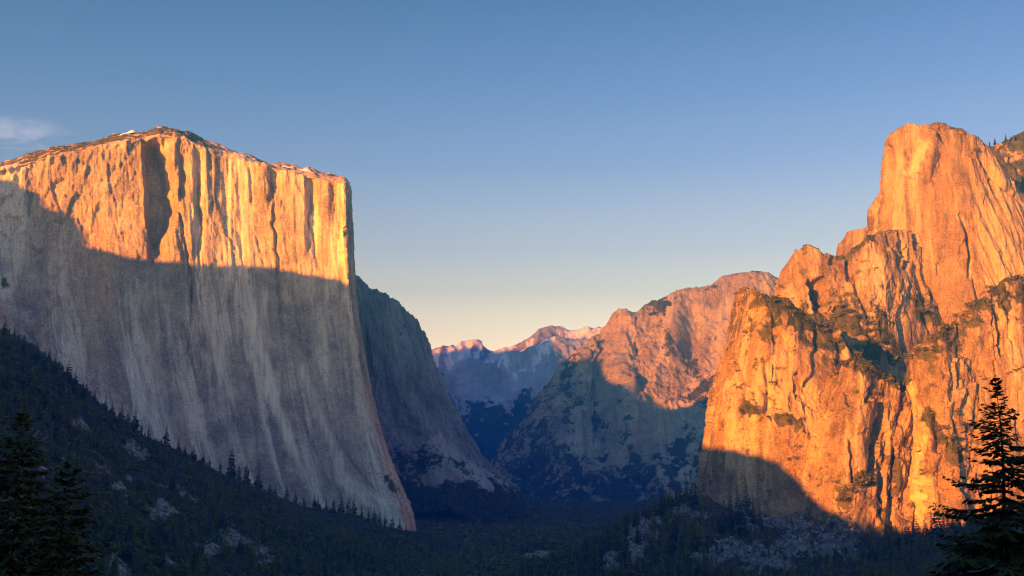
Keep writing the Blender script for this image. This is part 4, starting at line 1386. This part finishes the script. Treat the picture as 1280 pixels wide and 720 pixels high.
ZL = {'left slope': ('conifer among the trees on the dark slope under the pale cliff', 'conifers on the left slope'),
      'right spur': ('conifer among the trees on the dark rocky spur below the buttress', 'conifers on the right spur'),
      'talus': ('conifer on the talus below the grey shaded cliff', 'conifers on the grey talus'),
      'valley': ('conifer in the dark wood on the valley floor', 'conifers on the valley floor'),
      'buttress wood': ('conifer growing on the shaded foot of the orange buttress', 'conifers on the buttress foot'),
      'left skyline': ('{} conifer from the left along the slope skyline against the pale cliff', 'skyline conifers below the pale cliff'),
      'right skyline': ('{} conifer from the left on the wooded skyline left of the buttress', 'skyline conifers left of the buttress'),
      'buttress foot': ('{} conifer from the left in the dark clump before the shaded buttress', 'conifers before the shaded buttress'),
      'chute skyline': ('{} conifer from the left along the dark wood below the pale chute', 'skyline conifers below the pale chute'),
      'hill rim': ('{} tiny conifer from the left on the scrubby hill crest by the dome', 'conifers on the scrubby hill crest'),
      'cliff rim': ('tiny conifer on the brown crown of the big pale cliff', 'conifers on the cliff crown'),
      'dome rim': ('tiny conifer on the summit ridge of the golden dome', 'conifers on the dome'),
      'crag rim': ('tiny conifer on top of the crag with the black alcove', 'conifers on the crag'),
      'buttress rim': ('tiny conifer along the top edge of the sharp prowed buttress', 'conifers on the buttress top')}
count = {}
for i in sorted(own, key=lambda i: proj(cand[i][0])[0]):
    p, h, kd, z = cand[i]
    count[z] = count.get(z, 0) + 1
    lab, grp = ZL[z]
    e = empty('conifer_tree', tuple(p)); v = int(rng.integers(6))
    e.rotation_euler = (0, 0, float(rng.uniform(0, 6.28)))
    e.scale = (h * float(rng.uniform(.85, 1.2)),) * 2 + (h,)
    tag(e, (lab.format(ordinal(count[z])) if '{}' in lab else lab), 'tree', grp)
    obj('crown', CON_ME[v], e); obj('trunk', TRK_ME, e)


def forest(name, idx, label):
    buf = []
    for i in idx:
        p, h, kd, z = cand[i]
        far = p[1] > 1900
        T = (CON_LOW[i % 4] if far else CON[i % 6]) if kd == 'c' else (BRD_LOW[i % 4] if far else BRD[i % 5])
        a = rng.uniform(0, 6.28); ca, sa = math.cos(a), math.sin(a)
        s = h * rng.uniform(.85, 1.25) if kd == 'c' else h * rng.uniform(1.0, 1.4)
        V = T.reshape(-1, 3)
        W = np.empty_like(V)
        W[:, 0] = (V[:, 0] * ca - V[:, 1] * sa) * s + p[0]
        W[:, 1] = (V[:, 0] * sa + V[:, 1] * ca) * s + p[1]
        W[:, 2] = V[:, 2] * h + p[2] - (.6 if kd == 'c' else h * .12)
        buf.append(W)
    V = np.concatenate(buf)
    o = obj(name, quads_to_mesh(name, V, 4, M['forest']))
    tag(o, label, 'forest', None, 'stuff')


rest = [i for i in range(len(cand)) if i not in own_set]
forest('forest', rest, 'dark mixed forest covering the slopes and the valley floor')

# shrubs and scrub oaks on the ledges of the sunlit rocks, one by one
shr = []
BIGS = [('granite_wall', 1217, 384, 16), ('granite_wall', 1236, 362, 12), ('granite_wall', 1262, 352, 13), ('granite_wall', 1275, 350, 14), ('granite_wall', 1200, 398, 13), ('granite_wall', 1183, 412, 13), ('granite_wall', 1168, 425, 13),
        ('granite_crag', 1150, 392, 15), ('granite_crag', 1163, 385, 12), ('granite_crag', 1172, 398, 11), ('granite_crag', 1085, 408, 17), ('granite_crag', 1072, 398, 14), ('granite_crag', 1060, 392, 13), ('granite_crag', 1096, 418, 15), ('granite_crag', 1050, 385, 10),
        ('granite_crag', 1045, 400, 13), ('granite_crag', 1035, 408, 11), ('granite_crag', 1100, 430, 13), ('granite_wall', 1137, 450, 18), ('granite_wall', 1162, 440, 14), ('granite_wall', 1148, 440, 13), ('granite_spur', 1125, 488, 13), ('granite_spur', 1112, 478, 12),
        ('granite_spur', 1090, 494, 10), ('granite_spur', 1088, 462, 11), ('granite_buttress', 992, 576, 11), ('granite_spur', 1062, 616, 17), ('granite_spur', 1075, 606, 17), ('granite_spur', 1054, 628, 14), ('granite_spur', 1082, 600, 12), ('granite_wall', 1165, 522, 13),
        ('granite_wall', 1175, 538, 15), ('granite_wall', 1186, 550, 14), ('granite_wall', 1195, 562, 11), ('granite_wall', 1202, 532, 11), ('granite_spur', 1130, 577, 7), ('granite_spur', 1143, 578, 7), ('granite_buttress', 950, 372, 9), ('granite_buttress', 965, 378, 9),
        ('granite_buttress', 980, 385, 10), ('granite_buttress', 995, 392, 9), ('granite_buttress', 1012, 402, 11), ('granite_buttress', 1030, 415, 11), ('granite_buttress', 1050, 430, 12), ('granite_buttress', 1070, 445, 12), ('granite_buttress', 935, 512, 8), ('granite_buttress', 948, 517, 8),
        ('granite_buttress', 912, 448, 8), ('granite_spur', 1120, 610, 8), ('granite_spur', 1117, 590, 8), ('granite_dome', 1220, 190, 9), ('granite_dome', 1205, 168, 7)]
for nm, x, y, s in BIGS: shr.append((at(SHEETS[nm], x, y), s * 1.0, nm))
for nm, n in (('granite_crag', 95), ('granite_buttress', 110), ('granite_wall', 62), ('rocky_hill', 62), ('granite_spur', 44)):
    q, sx, sy = scatter(SHEETS[nm], n, lambda c: np.clip(c['veg'] - .5, 0, 1) ** 1.5 * (c['px'] < 1280) * (c['py'] < 640), (2.0, 99))
    for p in q: shr.append((p, float(rng.uniform(4, 8)), nm))
SL = {'granite_wall': ('olive scrub clump on a ledge of the broad sunlit right wall', 'scrub on the right wall'),
      'granite_crag': ('olive scrub clump on the crag and gully below the dome', 'scrub on the crag'),
      'granite_spur': ('olive scrub clump on the gullied triangular spur', 'scrub on the spur'),
      'granite_buttress': ('olive scrub clump on a ledge of the prowed buttress', 'scrub on the buttress'),
      'rocky_hill': ('olive scrub clump on the hillside behind the dome', 'scrub on the back hill'),
      'granite_dome': ('olive scrub clump by the summit ridge of the dome', 'scrub on the dome')}
for p, s, nm in shr:
    if not shows(p, s): continue
    o = obj('shrub', SHR_ME[int(rng.integers(5))], None, tuple(p - np.array([0, 0, s * .2])))
    s2 = s * p[1] / F * .95 if s > 8.01 else s
    o.scale = (s2 * 1.15, s2 * 1.15, s2 * .85); o.rotation_euler = (0, 0, float(rng.uniform(0, 6.28)))
    tag(o, SL[nm][0], 'shrub', SL[nm][1])


# foreground firs ------------------------------------------------------------
def big_fir(name, apex_px, apex_py, Y, rbase, label, seed, gap=.36, full=1.12, lean=0.0):
    r = np.random.default_rng(seed)
    A = P(apex_px, apex_py, Y)
    gz = float(ground_z(np.array([A[0]]), np.array([Y]))[0]) - .3
    H = A[2] - gz
    root = empty(name, (A[0], Y, gz))
    tag(root, label, 'fir tree')
    zs = np.linspace(0, H, 30)
    bend = lambda z: np.array([lean * math.sin(z / H * 3.0) + .05 * math.sin(z * .9), .04 * math.cos(z * .7), z])
    tv, tf = tube([bend(z) for z in zs], [max(.012, .27 * (1 - z / H) ** .85) for z in zs], 10)
    obj('trunk', mesh_from('fir_trunk', tv, tf, 4, M['bark']), root)
    Q, BV, BF = [], [], []
    z = H * .12
    while z < H - .12:
        f = z / H
        top = H - z
        L0 = min(rbase, .28 * top + .32 * top ** .8) * (1 + .10 * math.sin(z * 1.3 + seed))
        nb = int(r.integers(5, 10)) if top > 1.2 else 4
        a0 = r.uniform(0, 6.28)
        for j in range(nb):
            if r.random() < .09: continue
            a = a0 + 6.283 * j / nb + r.uniform(-.35, .35)
            L = max(.07, L0 * r.choice([r.uniform(.72, 1.18), r.uniform(.40, .8)], p=[.66, .34]))
            el = .75 * math.exp(-top / 1.1) - .30 * (1 - math.exp(-top / 5)) + r.uniform(-.12, .12)
            ca, sa = math.cos(a), math.sin(a)
            base = bend(z + r.uniform(-.12, .12))
            npt = max(4, int(L / .16))
            pts = []
            for i in range(npt + 1):
                s = i / npt
                d = L * s
                pts.append(base + np.array([ca * d, sa * d, d * el - .10 * L * s * (1 - s) * 2 + .13 * L * s ** 3]))
            pts = np.array(pts)
            # wood
            o0 = len(BV)
            for i in range(0, npt + 1, max(1, npt // 4)):
                w = .022 * (1 - i / npt) * (.5 + L / 3) + .004
                q = pts[i]
                BV += [q + np.array([0, 0, w]), q + np.array([-sa * w, ca * w, -w * .6]), q + np.array([sa * w, -ca * w, -w * .6])]
            m = (len(BV) - o0) // 3
            for i in range(m - 1):
                for kk in range(3):
                    BF.append((o0 + i * 3 + kk, o0 + i * 3 + (kk + 1) % 3, o0 + i * 3 + 3 + (kk + 1) % 3, o0 + i * 3 + 3 + kk))
            # twigs with needles, both sides and hanging
            for i in range(1, npt + 1):
                s = i / npt
                if s < .16 and L > 1: continue
                tl = full * (.12 + .34 * L * (1 - s) ** .7 * min(1, s * 2.6) * .6)
                for side in (-1, 1):
                    for rep in range(2 if tl > .3 else 1):
                        ang = a + side * r.uniform(.55, 1.15)
                        dirv = np.array([math.cos(ang), math.sin(ang), el - r.uniform(0, .42)])
                        dirv /= np.linalg.norm(dirv)
                        tl2 = tl * r.uniform(.6, 1.2)
                        pr = np.cross(dirv, (0, 0, 1)); pr /= np.linalg.norm(pr)
                        up = np.cross(pr, dirv)
                        st = pts[i] + dirv * 0
                        k2 = max(1, int(tl2 / .17))
                        for q in range(k2):
                            b0 = st + dirv * tl2 * q / k2
                            ln = tl2 / k2 * 1.55
                            wv = pr * r.uniform(.06, .10) + up * r.uniform(-.06, .06)
                            dv = dirv + pr * r.uniform(-.25, .25) + up * r.uniform(-.2, .2)
                            Q.append((b0, b0 + dv * ln * .45 + wv, b0 + dv * ln, b0 + dv * ln * .45 - wv))
                # needles straight on the branch
                dv = pts[i] - pts[i - 1]
                nrm = np.array([-sa, ca, 0]) * .05
                Q.append((pts[i - 1], pts[i - 1] + dv * .6 + nrm, pts[i] + dv * .5, pts[i - 1] + dv * .6 - nrm))
        z += gap * (.55 + .45 * min(1, top / 6)) * r.uniform(.7, 1.25)
    # leader
    for k in range(26):
        a = k * 2.4; zz = H + .62 - .05 * k
        b0 = bend(zz)
        Q.append((b0, b0 + np.array([.03 * math.cos(a), .03 * math.sin(a), .06]), b0 + np.array([.05 * math.cos(a), .05 * math.sin(a), .16]), b0 + np.array([-.02 * math.sin(a), .02 * math.cos(a), .07])))
    nq = len(Q) * 4
    V = np.concatenate([np.array(Q).reshape(-1, 3), np.array(BV)])
    Fq = np.concatenate([np.arange(nq).reshape(-1, 4), np.array(BF) + nq])
    me = mesh_from('fir_crown', V, Fq, 4, M['needle'], False); me.materials.append(M['bark'])
    me.polygons.foreach_set('material_index', np.concatenate([np.zeros(len(Q), np.int32), np.ones(len(BF), np.int32)]))
    obj('crown', me, root)
    return root


big_fir('fir_tree', 1245, 471, 46, 4.3, 'tall dark fir silhouetted against the sunlit wall at the right edge', 3)
big_fir('fir_tree', 1322, 520, 50, 3.6, 'fir mostly cut off by the right edge, its branches reaching in', 8)
big_fir('fir_tree', 28, 516, 54, 3.9, 'taller of two dim firs at the left edge', 5, .34, 1.2)
big_fir('fir_tree', 85, 578, 44, 3.6, 'shorter dim green fir, in front of the dark left slope', 6, .34, 1.2)


# ============================================================================
# AIR, SKY, SUN, CAMERA
# ============================================================================
HAZE = dict(density=7.9e-5, color=(.015, .27, 1.0))
hv = np.array([[x, y, z] for x in (-9900, 9900) for y in (-1550, 17200) for z in (-420, 2900)], float)
hf = [(0, 1, 3, 2), (4, 6, 7, 5), (0, 4, 5, 1), (2, 3, 7, 6), (0, 2, 6, 4), (1, 5, 7, 3)]
hm = bpy.data.materials.new('valley air'); hm.use_nodes = True
nt = hm.node_tree; nt.nodes.clear()
o_ = nt.nodes.new('ShaderNodeOutputMaterial'); pv = nt.nodes.new('ShaderNodeVolumePrincipled')
pv.inputs['Density'].default_value = HAZE['density']; pv.inputs['Color'].default_value = (*HAZE['color'], 1)
pv.inputs['Anisotropy'].default_value = 0.0
hm.cycles.homogeneous_volume = True
hm.cycles.volume_sampling = 'DISTANCE'
nt.links.new(pv.outputs[0], o_.inputs['Volume'])
hz = obj('haze', mesh_from('haze', hv, hf, 4, hm, False))
tag(hz, 'thin blue evening haze filling the valley', 'haze', None, 'stuff')

w = bpy.data.worlds.new('World'); scene.world = w; w.use_nodes = True
w.cycles.sampling_method = 'MANUAL'; w.cycles.sample_map_resolution = 1024
nt = w.node_tree; nt.nodes.clear()
wo = nt.nodes.new('ShaderNodeOutputWorld'); bg = nt.nodes.new('ShaderNodeBackground')
sky = nt.nodes.new('ShaderNodeTexSky'); sky.sky_type = 'NISHITA'; sky.sun_disc = False
sky.sun_elevation = SUN_EL; sky.sun_rotation = math.pi + SUN_AZ
sky.altitude = 1300; sky.air_density = 1.0; sky.dust_density = 1.0; sky.ozone_density = 1.5
bg.inputs['Strength'].default_value = 0.05
# a wisp of high cloud low in the west-north-west, part of the sky
tc = nt.nodes.new('ShaderNodeTexCoord')
cd = P(18, 168, 1000.0) - np.array([0, 0, CZ]); cd /= np.linalg.norm(cd)
def wn(ty, **kw):
    n = nt.nodes.new(ty)
    for k, v in kw.items(): setattr(n, k, v)
    return n
vm = wn('ShaderNodeVectorMath', operation='SUBTRACT'); vm.inputs[1].default_value = tuple(cd)
nt.links.new(tc.outputs['Generated'], vm.inputs[0])
mp = wn('ShaderNodeMapping'); mp.inputs['Scale'].default_value = (15, 15, 58)
nt.links.new(vm.outputs[0], mp.inputs['Vector'])
ln = wn('ShaderNodeVectorMath', operation='LENGTH'); nt.links.new(mp.outputs[0], ln.inputs[0])
mr = wn('ShaderNodeMapRange', interpolation_type='SMOOTHSTEP')
for k, v in zip(('From Min', 'From Max', 'To Min', 'To Max'), (0.2, 1.15, 1.0, 0.0)): mr.inputs[k].default_value = v
nt.links.new(ln.outputs['Value'], mr.inputs['Value'])
mp2 = wn('ShaderNodeMapping'); mp2.inputs['Scale'].default_value = (22, 22, 75); mp2.inputs['Rotation'].default_value = (0, .12, 0)
nt.links.new(tc.outputs['Generated'], mp2.inputs['Vector'])
cn = wn('ShaderNodeTexNoise'); cn.inputs['Scale'].default_value = 1.0; cn.inputs['Detail'].default_value = 6; cn.inputs['Distortion'].default_value = .8
nt.links.new(mp2.outputs[0], cn.inputs['Vector'])
mr2 = wn('ShaderNodeMapRange', interpolation_type='SMOOTHSTEP')
for k, v in zip(('From Min', 'From Max', 'To Min', 'To Max'), (.42, .80, 0, .45)): mr2.inputs[k].default_value = v
nt.links.new(cn.outputs['Fac'], mr2.inputs['Value'])
mu = wn('ShaderNodeMath', operation='MULTIPLY'); nt.links.new(mr.outputs[0], mu.inputs[0]); nt.links.new(mr2.outputs[0], mu.inputs[1])
cm = wn('ShaderNodeMix', data_type='RGBA')
nt.links.new(mu.outputs[0], cm.inputs[0]); nt.links.new(sky.outputs[0], cm.inputs[6]); cm.inputs[7].default_value = (4.0, 4.6, 4.6, 1)
# warm band of evening air low on the horizon
sx = wn('ShaderNodeSeparateXYZ'); nt.links.new(tc.outputs['Generated'], sx.inputs[0])
hr = wn('ShaderNodeValToRGB'); nt.links.new(sx.outputs['Z'], hr.inputs[0])
els = hr.color_ramp.elements
els[0].position = .04; els[0].color = (4.5, 2.2, 1.05, 1)
els[1].position = .78; els[1].color = (.80, 1.06, 1.52, 1)
for ps, cl in ((.137, (3.6, 1.85, 1.04)), (.19, (2.15, 1.24, .95)), (.264, (1.18, .82, .88)), (.33, (.76, .62, .78)), (.404, (.49, .44, .61)), (.47, (.47, .45, .63)), (.6, (.62, .75, 1.15))):
    e_ = els.new(ps); e_.color = (*cl, 1)
tm = wn('ShaderNodeMix', data_type='RGBA', blend_type='MULTIPLY'); tm.inputs[0].default_value = 1
fy = wn('ShaderNodeMapRange', interpolation_type='SMOOTHSTEP')      # the opposite side of the sky keeps its plain colour
for k, v in zip(('From Min', 'From Max', 'To Min', 'To Max'), (-.15, .55, .42, 1)): fy.inputs[k].default_value = v
nt.links.new(sx.outputs['Y'], fy.inputs['Value']); nt.links.new(fy.outputs[0], tm.inputs[0])
nt.links.new(cm.outputs[2], tm.inputs[6]); nt.links.new(hr.outputs[0], tm.inputs[7])
nt.links.new(tm.outputs[2], bg.inputs['Color'])
nt.links.new(bg.outputs[0], wo.inputs['Surface'])

sl = bpy.data.lights.new('sun', 'SUN'); sl.energy = 5.0; sl.angle = R(.4); sl.color = (1.0, .272, .007)
so = bpy.data.objects.new('sun', sl); COL.objects.link(so)
d = Vector((SA * math.cos(SUN_EL), CA * math.cos(SUN_EL), -math.sin(SUN_EL)))
so.rotation_euler = d.to_track_quat('-Z', 'Y').to_euler(); so.location = (-2000, -2000, 2000)

cam = bpy.data.cameras.new('camera'); co = bpy.data.objects.new('camera', cam); COL.objects.link(co)
co.location = (0, 0, CZ); co.rotation_euler = (R(90) + PITCH, 0, 0)
cam.sensor_width = 36; cam.lens = 36 * F / 1280; cam.clip_start = .5; cam.clip_end = 60000
scene.camera = co

scene.view_settings.view_transform = 'Standard'; scene.view_settings.look = 'None'
scene.view_settings.gamma = 1.0; scene.view_settings.use_curve_mapping = False
scene.view_settings.exposure = 2.74
scene.cycles.use_denoising = True
scene.cycles.denoising_prefilter = 'NONE'
scene.cycles.denoising_input_passes = 'RGB_ALBEDO_NORMAL'
scene.cycles.filter_width = 1.2
